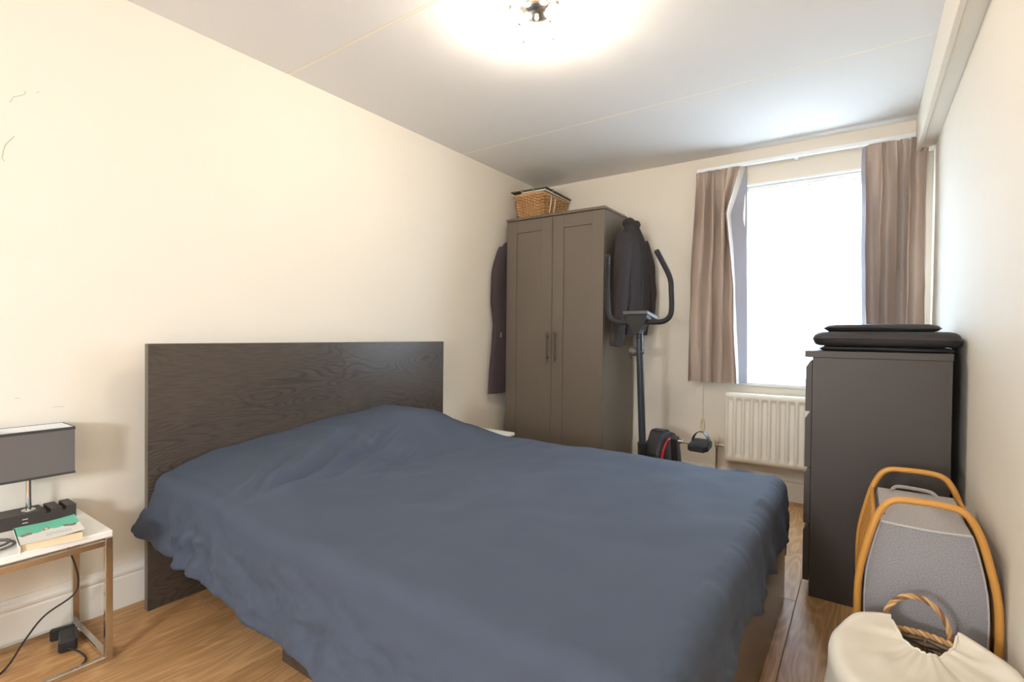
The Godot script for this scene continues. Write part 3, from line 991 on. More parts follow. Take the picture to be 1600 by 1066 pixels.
func curtain(called: String, label: String, top: Array, bottom: Array, y1: float, y0: float, pleats: float, flip: bool, sd: int) -> void:
	var t := thing(called, label, "curtain", V((top[0] + top[1]) / 2, y0, FZ + 0.09), "taupe curtains at the window")
	var nz := noise(sd, 1.0, 2)
	var rows := []
	var NU := 150
	var NV := 70
	for j in NV + 1:
		var v := float(j) / NV
		var y := lerpf(y0, y1, v)
		var row := PackedVector3Array()
		for i in NU + 1:
			var u := float(i) / NU
			var xa := lerpf(bottom[0], bottom[1], u)
			var xb := lerpf(top[0], top[1], u)
			var x := lerpf(xa, xb, sm(0.0, 1.0, v))
			var ph := u * pleats * TAU + 2.2 * nz.get_noise_2d(u * 2.0, v * 0.35) + 0.6
			var amp := lerpf(0.042, 0.022, sm(0.75, 1.0, v)) * (0.8 + 0.8 * nz.get_noise_2d(u * 2.5 + 5.0, v * 1.0))
			var z := FZ + 0.088 + amp * 1.15 * sin(ph + 0.55 * sin(ph * 0.5 + 1.0)) + 0.006 * sin(ph * 2.0 + 1.0) + 0.004 * nz.get_noise_2d(u * 6.0, v * 5.0)
			x += lerpf(0.017, 0.009, sm(0.75, 1.0, v)) * cos(ph) + 0.006 * nz.get_noise_2d(u * 3.0 + 9.0, v * 3.0)
			y += 0.0
			if flip:   # the leading edge is pinched back below the heading
				var pinch := 0.0
				var prof := [[0.0, 0.016], [0.2, 0.030], [0.45, 0.044], [0.65, 0.058], [0.79, 0.076], [0.985, 0.0], [1.0, 0.0]]
				for q in prof.size() - 1:
					if v >= prof[q][0] and v <= prof[q + 1][0]: pinch = lerpf(prof[q][1], prof[q + 1][1], (v - prof[q][0]) / (prof[q + 1][0] - prof[q][0]))
				x -= pinch * sm(0.5, 1.0, u)
			row.push_back(V(x, y - 0.012 * sin(ph) * sm(0.9, 1.0, v) * 0.6, z))
		rows.push_back(row)
	var b := MB.new()
	b.grid(rows)
	var cl := part(t, "cloth", b, M.curtain)
	# bottom hem: a second layer sewn on
	var hr := []
	for j in 5:
		var r := PackedVector3Array()
		for p in rows[j]: r.push_back(p + V(0, -0.002 if j == 0 else 0.0, 0.0025))
		hr.push_back(r)
	b = MB.new()
	b.grid(hr)
	part(cl, "hem", b, M.curtain)
	# pale lining turned back along the leading edge
	var lr := []
	for j in NV + 1:
		var v := float(j) / NV
		var r := PackedVector3Array()
		var e: Vector3 = rows[j][NU] if flip else rows[j][0]
		var s := 1.0 if flip else -1.0
		var wide := 0.02
		if flip: wide = maxf(lerpf(bottom[1], top[1], sm(0.0, 1.0, v)) + 0.008 - e.x, 0.004)
		for i in 6:
			var u := i / 5.0
			r.push_back(e + V(s * wide * u, 0, -(minf(0.045, wide * 1.2) if flip else 0.03) * u + 0.001 * sin(v * 40.0) * u))
		lr.push_back(r)
	b = MB.new()
	b.grid(lr)
	part(cl, "lining", b, M.lining, "pale lining turned back along the edge")
	for k in 6:
		var hk := MB.new()
		var x := lerpf(top[0] + 0.015, top[1] - 0.015, k / 5.0)
		hk.tube([V(x, y1 - 0.02, FZ + 0.072), V(x, y1 + 0.004, FZ + 0.072)], 0.002, 6)
		part(t, "hook", hk, M.brass_white)


func curtains() -> void:
	var t := thing("curtain_rail", "thin white curtain rail across the top of the window", "curtain rail", V(-0.36, 2.165, FZ + 0.07))
	part(t, "track", boxmb(V(-0.950, 2.156, FZ + 0.060), V(0.222, 2.180, FZ + 0.088), 0.003), M.upvc)
	for x in [-0.88, -0.36, 0.16]:
		part(t, "bracket", boxmb(V(x - 0.012, 2.158, FZ + 0.001), V(x + 0.012, 2.176, FZ + 0.060), 0.001), M.upvc)
	curtain("curtain", "short taupe curtain on the window's radiator side, pale lining showing", [-0.953, -0.656], [-0.988, -0.632], 2.155, 0.735, 4.6, true, 61)
	curtain("curtain", "taupe curtain behind the chest, hanging under the beam by the corner", [-0.004, 0.286], [0.000, 0.296], 2.150, 0.735, 4.6, false, 64)


func radiator() -> void:
	var x0 := -0.745
	var x1 := 0.18
	var y0 := 0.224
	var y1 := 0.672
	var zf := -3.535
	var zb := -3.60
	var t := thing("radiator", "cream ribbed panel radiator under the window", "radiator", V((x0 + x1) / 2, y0, (zf + zb) / 2))
	var b := MB.new()
	var rows := []
	var NX := 260
	var NY := 40
	var pitch := 0.0508
	for j in NY + 1:
		var y := lerpf(y0, y1, float(j) / NY)
		var r := PackedVector3Array()
		for i in NX + 1:
			var x := lerpf(x0, x1, float(i) / NX)
			var w := fposmod((x - x0 - 0.012) / pitch, 1.0)
			var g := sm(0.12, 0.26, w) * sm(0.88, 0.74, w)
			g *= sm(y0 + 0.030, y0 + 0.058, y) * sm(y1 - 0.034, y1 - 0.046, y)
			if x > x1 - 0.03 or x < x0 + 0.012: g = 0.0
			var rim := sm(0.0, 0.010, minf(minf(x - x0, x1 - x), minf(y - y0, y1 - y)))
			r.push_back(V(x, y, zf - 0.010 * (1.0 - rim) - 0.013 * g))
		rows.push_back(r)
	b.grid(rows)
	part(t, "front_panel", b, M.radiator)
	b = MB.new()
	b.box(V(x0, y0, zb), V(x1, y1, zf - 0.0245), 0.002)
	b.box(V(x0, y0, zf - 0.025), V(x0 + 0.004, y1, zf - 0.009), 0.001)
	b.box(V(x1 - 0.004, y0, zf - 0.025), V(x1, y1, zf - 0.009), 0.001)
	b.box(V(x0, y1 - 0.004, zf - 0.025), V(x1, y1, zf - 0.009), 0.001)
	b.box(V(x0, y0, zf - 0.025), V(x1, y0 + 0.004, zf - 0.009), 0.001)
	part(t, "casing", b, M.radiator)
	# valve at the near corner with its tail pipe
	b = MB.new()
	b.lathe(V(-0.797, 0.30, -3.575), [Vector2(0.0, 0.0), Vector2(0.013, 0.0), Vector2(0.014, 0.01), Vector2(0.010, 0.018), Vector2(0.010, 0.024), Vector2(0.0, 0.024)], 16)
	b.tube([V(-0.797, 0.312, -3.575), V(-0.742, 0.312, -3.575)], 0.007, 10)
	b.tube([V(-0.797, 0.302, -3.575), V(-0.797, 0.0, -3.575)], 0.0075, 10)
	var vl := part(t, "valve", b, M.chrome)
	b = MB.new()
	b.lathe(V(-0.797, 0.324, -3.575), [Vector2(0.0, 0.0), Vector2(0.0125, 0.0), Vector2(0.0135, 0.012), Vector2(0.012, 0.022), Vector2(0.007, 0.026), Vector2(0.0065, 0.046), Vector2(0.0, 0.047)], 16)
	part(vl, "valve_cap", b, M.brass_white)
	# cord with cleat hanging from the blind
	var k := thing("blind_cord", "thin white pull cord with plastic cleat below the curtain", "cord", V(-0.905, 0.40, FZ + 0.01))
	b = MB.new()
	b.tube(spline([V(-0.903, 2.15, FZ + 0.02), V(-0.904, 1.2, FZ + 0.012), V(-0.906, 0.46, FZ + 0.012)], 10), 0.0016, 6)
	part(k, "cord", b, M.string)
	b = MB.new()
	b.tube(spline([V(-0.916, 0.40, FZ + 0.016), V(-0.914, 0.44, FZ + 0.018), V(-0.906, 0.466, FZ + 0.016), V(-0.896, 0.44, FZ + 0.018), V(-0.892, 0.395, FZ + 0.016)], 6), 0.0045, 8)
	b.box(V(-0.914, 0.39, FZ + 0.004), V(-0.896, 0.445, FZ + 0.014), 0.003)
	part(k, "cleat", b, M.brass_white)


func exercise_bike() -> void:
	var O := V(-1.10, 0, -2.95)
	var s := V(0.9928, 0, 0.12).normalized()
	var r := V(0.12, 0, -0.9928).normalized()
	var P := func(a, y, c) -> Vector3: return O + s * a + r * c + V(0, y, 0)
	var t := thing("exercise_bike", "black exercise bike with tall foam handlebars beside the wardrobe", "exercise bike", O)
	# post, leaning towards the front
	var b := MB.new()
	b.tube([P.call(0, 0.345, 0.035), P.call(0, 1.09, -0.03)], 0.0215, 18)
	var post := part(t, "post", b, M.post)
	b = MB.new()
	b.tube([P.call(0, 0.30, 0.039), P.call(0, 0.39, 0.031)], 0.029, 18)
	part(post, "collar", b, M.black_plastic)
	b = MB.new()
	for y in [1.03, 1.05]:
		b.lathe(P.call(0.004, y, -0.048), [Vector2(0.0, 0.002), Vector2(0.006, 0.0015), Vector2(0.006, -0.004), Vector2(0.0, -0.004)], 10, Basis(s, -PI / 2))
	part(post, "bolt", b, M.black_plastic)
	# tension knob
	b = MB.new()
	b.lathe(P.call(-0.018, 0.945, -0.02), [Vector2(0.0, 0.045), Vector2(0.020, 0.044), Vector2(0.028, 0.036), Vector2(0.029, 0.015), Vector2(0.022, 0.004), Vector2(0.012, 0.0), Vector2(0.012, -0.045), Vector2(0.0, -0.045)], 20, Basis(r, -PI / 2))
	part(post, "tension_knob", b, M.grey_plastic)
	# console: a V of black plastic under a grey display
	b = MB.new()
	b.extrude([Vector2(-0.072, 1.165), Vector2(0.072, 1.165), Vector2(0.062, 1.135), Vector2(0.026, 1.075), Vector2(0.018, 1.055), Vector2(-0.018, 1.055), Vector2(-0.026, 1.075), Vector2(-0.062, 1.135)], func(q, c): return P.call(q.x, q.y, c), -0.075, -0.005)
	var con := part(t, "console", b, M.black_plastic)
	b = MB.new()
	b.extrude([Vector2(-0.078, 1.160), Vector2(0.078, 1.160), Vector2(0.080, 1.178), Vector2(-0.080, 1.178)], func(q, c): return P.call(q.x, q.y - (c + 0.04) * 0.22, c), -0.085, 0.05)
	part(con, "display", b, M.grey_plastic)
	# handlebars: one foam-covered bar each side, up and then bent forward
	for k in [-1.0, 1.0]:
		b = MB.new()
		var pts := spline([P.call(0.02 * k, 1.125, -0.03), P.call(0.10 * k, 1.122, -0.03), P.call(0.160 * k, 1.128, -0.035), P.call(0.196 * k, 1.158, -0.035), P.call(0.207 * k, 1.21, -0.04), P.call(0.208 * k, 1.30, -0.05), P.call(0.207 * k, 1.355, -0.058), P.call(0.198 * k, 1.40, -0.075), P.call(0.178 * k, 1.46, -0.105), P.call(0.155 * k, 1.525, -0.14)], 6)
		b.tube(pts, 0.0155, 14, false, -1.0, func(f): return 1.0 if f < 0.985 else 0.7)
		part(t, "handlebar", b, M.black_foam)
	# body: drive housing with a sloping hump, flat sides
	b = MB.new()
	var hp := [Vector2(0.045, 0.06), Vector2(0.045, 0.33), Vector2(0.06, 0.345), Vector2(0.075, 0.37), Vector2(0.125, 0.445), Vector2(0.145, 0.456), Vector2(0.205, 0.456), Vector2(0.245, 0.435), Vector2(0.30, 0.36), Vector2(0.335, 0.26), Vector2(0.33, 0.16), Vector2(0.28, 0.07)]
	b.extrude(hp, func(q, c): return P.call(c, q.y, q.x), 0.004, 0.085)
	var hs := part(t, "housing", b, M.black_plastic)
	b = MB.new()
	b.extrude([Vector2(0.04, 0.06), Vector2(0.04, 0.345), Vector2(0.10, 0.37), Vector2(0.22, 0.385), Vector2(0.31, 0.28), Vector2(0.30, 0.08)], func(q, c): return P.call(c, q.y, q.x), -0.035, 0.004)
	part(hs, "chain_guard", b, M.black_plastic)
	b = MB.new()
	var sp := []
	for i in 28:
		var w := TAU * i / 28
		sp.push_back(Vector2(0.185 + 0.155 * cos(w), 0.29 + 0.155 * sin(w)))
	b.extrude(sp, func(q, c): return P.call(c, q.y, q.x), 0.085, 0.105)
	part(hs, "side_cover", b, M.post)
	b = MB.new()
	var ring := []
	for i in 40:
		var w := TAU * i / 40
		ring.push_back(P.call(0.112, 0.285 + 0.118 * sin(w), 0.185 + 0.118 * cos(w)))
	b.tube(ring, 0.011, 10, true, 0.005)
	part(hs, "red_ring", b, M.red, "red ring on the drive cover")
	# cranks and pedals
	for k in [1.0, -1.0]:
		b = MB.new()
		var base := 0.150 if k > 0 else -0.075
		var ya := 0.405 if k > 0 else 0.175
		var ca := 0.155 if k > 0 else 0.215
		b.extrude([Vector2(0.185 - 0.026, 0.29 - 0.03), Vector2(0.185 + 0.026, 0.29 - 0.03), Vector2(ca + 0.020, ya + 0.01), Vector2(ca + 0.012, ya + 0.026), Vector2(ca - 0.012, ya + 0.026), Vector2(ca - 0.020, ya + 0.01)], func(q, c): return P.call(c, q.y, q.x), base - 0.018, base + 0.022)
		var cr := part(t, "crank", b, M.black_plastic)
		b = MB.new()
		b.tube([P.call(base, ya, ca), P.call(base + 0.11 * k, ya, ca)], 0.008, 12)
		b.tube([P.call(base + 0.026 * k, ya, ca), P.call(base + 0.048 * k, ya, ca)], 0.014, 6)
		part(cr, "spindle", b, M.chrome)
		b = MB.new()
		var a0: float = base + 0.098 * k
		var a1: float = base + 0.215 * k
		b.extrude([Vector2(a0, -0.04), Vector2(a0 + 0.02 * k, -0.055), Vector2(a1 - 0.02 * k, -0.055), Vector2(a1, -0.03), Vector2(a1, 0.03), Vector2(a1 - 0.02 * k, 0.055), Vector2(a0 + 0.02 * k, 0.055), Vector2(a0, 0.04)], func(q, y): return P.call(q.x, y + q.y * 0.3, ca + q.y), ya - 0.020, ya + 0.008)
		var pd := part(t, "pedal", b, M.black_plastic)
		b = MB.new()
		var sp2 := []
		for i in 15:
			var w := PI * i / 14.0
			sp2.push_back(P.call(lerpf(a0 + 0.015 * k, a1 - 0.002 * k, 0.5 - 0.5 * cos(w)), ya + 0.005 + 0.072 * sin(w), ca - 0.005))
		b.tube(sp2, 0.022, 8, false, 0.0025, null, r)
		part(pd, "strap", b, M.black_plastic)
	# feet
	for c in [-0.16, 0.50]:
		b = MB.new()
		b.tube([P.call(-0.22, 0.026, c), P.call(0.22, 0.026, c)], 0.025, 14)
		part(t, "stabiliser", b, M.post)
	b = MB.new()
	b.tube([P.call(0, 0.30, 0.03), P.call(0, 0.14, -0.04), P.call(0, 0.045, -0.15)], 0.022, 12)
	b.tube([P.call(0, 0.12, 0.28), P.call(0, 0.045, 0.49)], 0.022, 12)
	part(t, "frame", b, M.post)


func hamper() -> void:
	var t := thing("laundry_hamper", "grey fabric laundry hamper in a bamboo hoop frame", "hamper", V(0.145, 0, -1.92))
	var half := [[0.0, -0.135], [0.10, -0.148], [0.24, -0.1555], [0.33, -0.1565], [0.40, -0.151], [0.475, -0.136], [0.54, -0.119], [0.582, -0.100], [0.600, -0.082], [0.6065, -0.060], [0.609, 0.0]]
	var tt := 0.010
	var outline := []   # centre line of a hoop as (x, y)
	for q in half: outline.push_back(Vector2(q[1] + tt, q[0]))
	for i in range(half.size() - 2, -1, -1): outline.push_back(Vector2(-half[i][1] - tt, half[i][0]))
	for z in [-1.725, -2.115]:
		var pts := []
		for q in outline: pts.push_back(V(0.145 + q.x, maxf(q.y - 0.004, 0.008), z))
		var b := MB.new()
		b.tube(spline(pts, 5), 0.011, 12, false, 0.009, null, Vector3.BACK)
		b.tube([V(0.145 - 0.12, 0.02, z), V(0.145 + 0.12, 0.02, z)], 0.008, 8)
		part(t, "hoop", b, M.bamboo)
	# side slats follow the hoops' curve
	var sf := func(y: float, k: float) -> float:
		var x := 0.0
		for i in half.size() - 1:
			if y >= half[i][0] and y <= half[i + 1][0]:
				x = lerpf(half[i][1], half[i + 1][1], (y - half[i][0]) / (half[i + 1][0] - half[i][0]))
		return 0.145 + k * (-x - tt)
	for k in [-1.0, 1.0]:
		for i in 11:
			var z := lerpf(-1.752, -2.088, i / 10.0)
			var pts := []
			for j in 12:
				var y := lerpf(0.03, 0.535, j / 11.0)
				pts.push_back(V(sf.call(y, k), y, z))
			var b := MB.new()
			b.tube(pts, 0.0075, 6, false, 0.003, null, Vector3.BACK)
			part(t, "slat", b, [M.bamboo, M.bamboo_deep][i % 2])
		for y in [0.035, 0.53]:
			var b := MB.new()
			b.tube([V(sf.call(y, k), y, -1.725), V(sf.call(y, k), y, -2.115)], 0.006, 8)
			part(t, "cross_bar", b, M.bamboo)
	# fabric bin: curved sides, flat front and back, soft lid
	var zt := -1.748
	var zb := -2.092
	var shape := []
	var NB := 14
	for i in NB + 1:
		var y := lerpf(0.035, 0.528, float(i) / NB)
		shape.push_back(Vector2(sf.call(y, -1.0) + 0.016, y))
	var right := []
	for p in shape: right.push_back(Vector2(0.29 - p.x, p.y))
	var b := MB.new()
	var frows := []
	var brows := []
	for i in NB + 1:
		var rf := PackedVector3Array()
		var rb := PackedVector3Array()
		for j in 25:
			var u := j / 24.0
			var bulge := sin(u * PI) * sin(clampf(float(i) / NB, 0.0, 1.0) * PI)
			var x := lerpf(shape[i].x, right[i].x, u)
			var sag := -0.004 * sin(u * PI) * i / NB
			rf.push_back(V(x, shape[i].y + sag, zt + 0.010 * bulge))
			rb.push_back(V(x, shape[i].y + 0.012 * i / NB, zb - 0.004 * bulge))
		frows.push_back(rf); brows.push_back(rb)
	b.grid(frows); b.grid(brows)
	for s in 2:
		var rows := []
		for i in NB + 1:
			var r := PackedVector3Array()
			for j in 9:
				var u := j / 8.0
				r.push_back((frows[i][24 * s] as Vector3).lerp(brows[i][24 * s], u) + V((0.005 if s == 0 else -0.005) * sin(u * PI), 0, 0))
			rows.push_back(r)
		b.grid(rows)
	part(t, "fabric_bin", b, M.grey_fabric)
	b = MB.new()
	var lr := []
	for j in 15:
		var u := j / 14.0
		var r := PackedVector3Array()
		for i in 25:
			var w := i / 24.0
			var p: Vector3 = (frows[NB][i] as Vector3).lerp(brows[NB][i], u)
			p.y += 0.014 * sin(u * PI) * sin(w * PI) + 0.004 * sin(w * 9.0 + u * 5.0) * sin(u * PI)
			r.push_back(p)
		lr.push_back(r)
	b.grid(lr)
	var lid := part(t, "lid", b, M.lid_fabric)
	var seam := []
	for i in range(0, 25): seam.push_back(frows[NB][i] + V(0, 0.002, 0.002))
	b = MB.new()
	b.tube(seam, 0.0035, 8)
	for s in [0, 24]:
		var e := []
		for i in NB + 1: e.push_back(frows[i][s] + V(0, 0, 0.002))
		b.tube(e, 0.0025, 6)
	part(lid, "piping", b, M.piping)
	b = MB.new()
	b.tube(spline([V(0.085, 0.545, -2.065), V(0.10, 0.556, -2.072), V(0.145, 0.556, -2.074), V(0.185, 0.552, -2.072), V(0.20, 0.540, -2.065)], 6), 0.002, 8, false, 0.006)
	part(lid, "grab_strap", b, M.lid_fabric)
	for q in [[0.052, 0.537, -1.80], [0.045, 0.515, -1.752]]:
		b = MB.new()
		b.tube([V(q[0] - 0.010, q[1] + 0.002, q[2] - 0.006), V(q[0] + 0.008, q[1] + 0.001, q[2])], 0.003, 6)
		part(lid, "zip_pull", b, M.steel)


func weave(b: MB, ring: Callable, stakes: int, y0: float, y1: float, nrow: int, thick: float, amp: float) -> void:
	# wicker: strands weaving in and out round upright stakes; ring(angle 0..1, height 0..1, outward offset)
	for r in nrow:
		var v := (r + 0.5) / nrow
		var pts := []
		var N := stakes * 4
		for i in N:
			var a := float(i) / N
			var off := amp * cos(a * stakes * PI + (PI if r % 2 else 0.0))
			pts.push_back(ring.call(a, lerpf(y0, y1, v), off))
		b.tube(pts, thick, 5, true)
	for s in stakes:
		var pts := []
		for k in 6: pts.push_back(ring.call(float(s) / stakes, lerpf(y0, y1, k / 5.0), 0.0))
		b.tube(pts, thick * 0.9, 5)


func wicker_basket() -> void:
	var c := V(0.125, 0, -1.425)
	var t := thing("wicker_basket", "oval wicker basket with twisted handle in front of hamper", "basket", c)
	var ring := func(a: float, y: float, off: float) -> Vector3:
		var k := lerpf(0.82, 1.0, sm(0.0, 0.30, y))
		var w := a * TAU
		return c + V((0.150 * k + off) * cos(w), y, (0.208 * k + off) * sin(w))
	var b := MB.new()
	weave(b, ring, 30, 0.012, 0.288, 26, 0.0052, 0.0045)
	part(t, "woven_side", b, M.wicker_grey)
	b = MB.new()
	var rows := []
	for k in [0.0, 0.5, 1.0]:
		var r := PackedVector3Array()
		for i in 40: r.push_back(c + (ring.call(i / 40.0, 0.01, -0.004) - c) * V(k, 1, k) )
		rows.push_back(r)
	b.grid(rows, true)
	part(t, "base", b, M.wicker)
	# plaited rim: two strands twisted round each other
	for s in 2:
		b = MB.new()
		var pts := []
		for i in 240:
			var a := i / 240.0
			var w := a * TAU * 34 + PI * s
			pts.push_back(ring.call(a, 0.296 + 0.0042 * sin(w), 0.0042 * cos(w)))
		b.tube(pts, 0.0044, 6, true)
		part(t, "rim", b, M.wicker_pale if s else M.wicker)
	# twisted handle on the far rim, and its twin on the near rim
	for k in [-1.0, 1.0]:
		for s in 3:
			b = MB.new()
			var pts := []
			for i in 61:
				var u := i / 60.0
				var th := PI * u
				var core := c + V(-0.003 - 0.066 * cos(th), 0.296 + 0.088 * sin(th), k * (0.205 + 0.006 * sin(th)))
				var rad := V(-cos(th), sin(th), 0).normalized()
				var w := u * TAU * 4.5 + TAU * s / 3
				pts.push_back(core + rad * 0.0038 * cos(w) + V(0, 0, 0.0038 * sin(w)))
			b.tube(pts, 0.0036, 6)
			part(t, "handle", b, [M.wicker, M.wicker_pale, M.wicker_brown][s])
	# linen cloth draped over the near part of the basket
	var nz := noise(77, 3.0, 2)
	rows = []
	var NA := 160
	for j in 40:
		var v := j / 39.0   # 0 = inner edge over the mouth, 1 = hem outside
		var row := PackedVector3Array()
		for i in NA + 1:
			var a := i / float(NA)
			# from the far left of the rim round the near side to the far right
			var w := lerpf(deg_to_rad(250.0), deg_to_rad(-62.0), a)
			var rx := 0.158
			var rz := 0.216
			var ends := 1.0 - sm(0.0, 0.10, minf(a, 1.0 - a))
			var p: Vector3
			var yr := 0.321 + 0.009 * nz.get_noise_2d(a * 2.2, 3.0) + 0.012 * sm(0.3, 0.0, a) + 0.008 * sm(0.7, 1.0, a)
			# the mouth edge is a shallow curve between the two ends
			var e0 := V(lerpf(-0.052, 0.074, a), 0.0, -0.168 + 0.068 * sin(a * PI) - 0.022 * ends)
			var rim := V(cos(w) * rx, 0, sin(w) * rz)
			if v < 0.45:
				var k := v / 0.45
				p = c + e0.lerp(rim, k) + V(0, yr - 0.022 * (1.0 - k) * (1.0 - 0.6 * ends) - 0.008 * sin(k * PI), 0)
				p.y += 0.010 * nz.get_noise_2d(p.x * 2.6 + p.z * 1.2, p.z * 1.5 - p.x) * sin(k * PI)
			else:
				var k := (v - 0.45) / 0.55
				var drop := 0.21 + 0.03 * sin(a * 9.0) - 0.05 * ends
				var e := k * drop
				var r := 0.024
				var o := r * sin(minf(e / r, PI / 2))
				var d := r * (1.0 - cos(minf(e / r, PI / 2))) + maxf(e - r * PI / 2, 0.0)
				var fold := 0.012 * (0.6 + sin(a * 26.0 + 2.0 * sin(a * 9.0))) * sm(0.05, 0.20, d)
				p = c + V(cos(w) * (rx + o + fold), yr - d, sin(w) * (rz + o + fold))
			p.x = minf(p.x, RX - 0.006)
			row.push_back(p)
		rows.push_back(row)
	b = MB.new()
	b.grid(rows)
	var cl := thing("linen_cloth", "cream linen cloth draped over the wicker basket's mouth", "cloth", c + V(0, 0.3, 0))
	var body := part(cl, "cloth", b, M.linen)
	# turned hems: a rolled edge along both borders
	for e in [0, 39]:
		b = MB.new()
		var pts := []
		for i in range(0, NA + 1, 2): pts.push_back(rows[e][i])
		b.tube(pts, 0.003, 6)
		part(body, "hem", b, M.linen)


func top_basket() -> void:
	var x0 := -2.215
	var x1 := -1.955
	var z0 := -3.175
	var z1 := -3.60
	var c := V((x0 + x1) / 2, 1.8935, (z0 + z1) / 2)
	var t := thing("storage_basket", "rectangular wicker basket on top of the wardrobe", "basket", c)
	var ring := func(a: float, y: float, off: float) -> Vector3:
		# rounded rectangle, flaring upwards
		var k := lerpf(0.84, 1.0, y / 0.205)
		var hx := (x1 - x0) / 2 * k + off
		var hz := (z0 - z1) / 2 * k + off
		var w := a * TAU
		var cx := cos(w)
		var cz := sin(w)
		var p := pow(pow(absf(cx), 7.0) + pow(absf(cz), 7.0), -1.0 / 7.0)
		return c + V(hx * cx * p, y, hz * cz * p)
	var b := MB.new()
	weave(b, ring, 34, 0.006, 0.196, 18, 0.0052, 0.0048)
	part(t, "woven_side", b, M.wicker)
	for s in 2:
		b = MB.new()
		var pts := []
		for i in 240:
			var a := i / 240.0
			var w := a * TAU * 40 + PI * s
			pts.push_back(ring.call(a, 0.201 + 0.006 * sin(w), 0.006 * cos(w)))
		b.tube(pts, 0.0058, 6, true)
		part(t, "rim", b, M.wicker_pale if s else M.wicker)
	for z in [-3.30, -3.36]:
		b = MB.new()
		b.tube(spline([V(x1 + 0.006, 2.09, z), V(x1 + 0.004, 2.03, z + 0.004), V(x1 - 0.006, 1.965, z + 0.006)], 6), 0.004, 6)
		part(t, "string_tie", b, M.string)
	b = boxmb(V(-0.13, -0.001, -0.19), V(0.13, 0.001, 0.19), 0.0)
	# the lid-like folder, a green board bound in ochre, with a white sheet under it
	var at := V(-2.08, 2.118, -3.375)
	var turn := Basis.from_euler(V(0.0, 0.04, 0.0))
	b = MB.new()
	b.box(at + V(-0.155, 0.0, -0.215), at + V(0.150, 0.006, 0.205), 0.001, turn)
	var f := thing("folder", "dark green folder lying across the wicker storage basket", "folder", at)
	var fb := part(f, "cover", b, M.folder_green)
	b = MB.new()
	b.box(at + V(-0.156, 0.0062, -0.216), at + V(0.151, 0.0105, 0.206), 0.001, turn)
	part(fb, "top_board", b, M.folder_edge)
	for q in [V(-0.06, 0.0, 0.206), V(0.045, 0.0, 0.206), V(0.15, 0.0, 0.10)]:
		b = MB.new()
		b.box(at + turn * q + V(-0.006, -0.004, -0.003), at + turn * q + V(0.006, 0.018, 0.003), 0.001)
		part(f, "clip", b, M.steel)
	b = MB.new()
	b.box(at + V(-0.07, -0.010, -0.212), at + V(0.138, -0.001, 0.190), 0.001, turn)
	single("paper_stack", "white sheets of paper under the green folder", "paper", b, M.paper, at + V(0.03, -0.01, 0))


# a hanging jacket: rings of (y, centre across, half width, half depth, lean) lofted from hem to collar
func garment(rows_: Array, cx: float, cz: float, sd: int, fold: float) -> MB:
	var nz := noise(sd, 1.0, 2)
	var b := MB.new()
	var rows := []
	var N := 48
	var R := rows_.size()
	for s in (R - 1) * 6 + 1:
		var i := mini(s / 6, R - 2)
		var f := (s - i * 6) / 6.0
		var q := []
		for k in 5:
			q.push_back(cubic_interpolate(rows_[i][k], rows_[i + 1][k], rows_[maxi(i - 1, 0)][k], rows_[mini(i + 2, R - 1)][k], f))
		var ring := PackedVector3Array()
		for j in N:
			var w := TAU * j / N
			var ca := cos(w)
			var sa := sin(w)
			var p := pow(pow(absf(ca), 2.6) + pow(absf(sa), 2.6), -1.0 / 2.6)
			var g := 1.0 + fold * (0.6 * sin(w * 5.0 + sd) + 0.5 * sin(w * 8.0 + 2.0 + q[0] * 2.0)) + fold * 0.9 * nz.get_noise_2d(w * 1.5, q[0] * 2.0)
			ring.push_back(V(cx + q[4] + q[3] * sa * p * g, q[0], cz + q[1] + q[2] * ca * p * lerpf(1.0, g, 0.5)))
		rows.push_back(ring)
	b.grid(rows, true)
	b.fan(rows[0]); b.fan(rows[-1], true)
	return b


func sleeve(pts: Array, ra: float, rb: float, up: Vector3) -> MB:
	var b := MB.new()
	b.tube(spline(pts, 6), ra, 18, false, rb, func(f): return lerpf(1.12, 0.86, f) * (1.0 + 0.04 * sin(f * 23.0)), up)
	return b


func hanger(label: String, x: float, y: float, z: float, w: float, hook_to: Vector3) -> void:
	var t := thing("clothes_hanger", label, "hanger", V(x, y, z), "hangers hooked over the wardrobe top")
	var b := MB.new()
	b.tube(spline([V(x, y - 0.075, z + w), V(x, y - 0.03, z + w * 0.5), V(x, y, z), V(x, y - 0.03, z - w * 0.5), V(x, y - 0.075, z - w)], 5), 0.006, 8)
	part(t, "shoulder_bar", b, M.upvc)
	b = MB.new()
	b.tube(spline([V(x, y, z), V(x, y + 0.03, z), V(lerpf(x, hook_to.x, 0.25), hook_to.y + 0.004, z + 0.004), V(lerpf(x, hook_to.x, 0.7), hook_to.y + 0.008, z), V(hook_to.x, hook_to.y - 0.001, z - 0.004)], 6), 0.0035, 8)
	part(t, "hook", b, M.upvc)


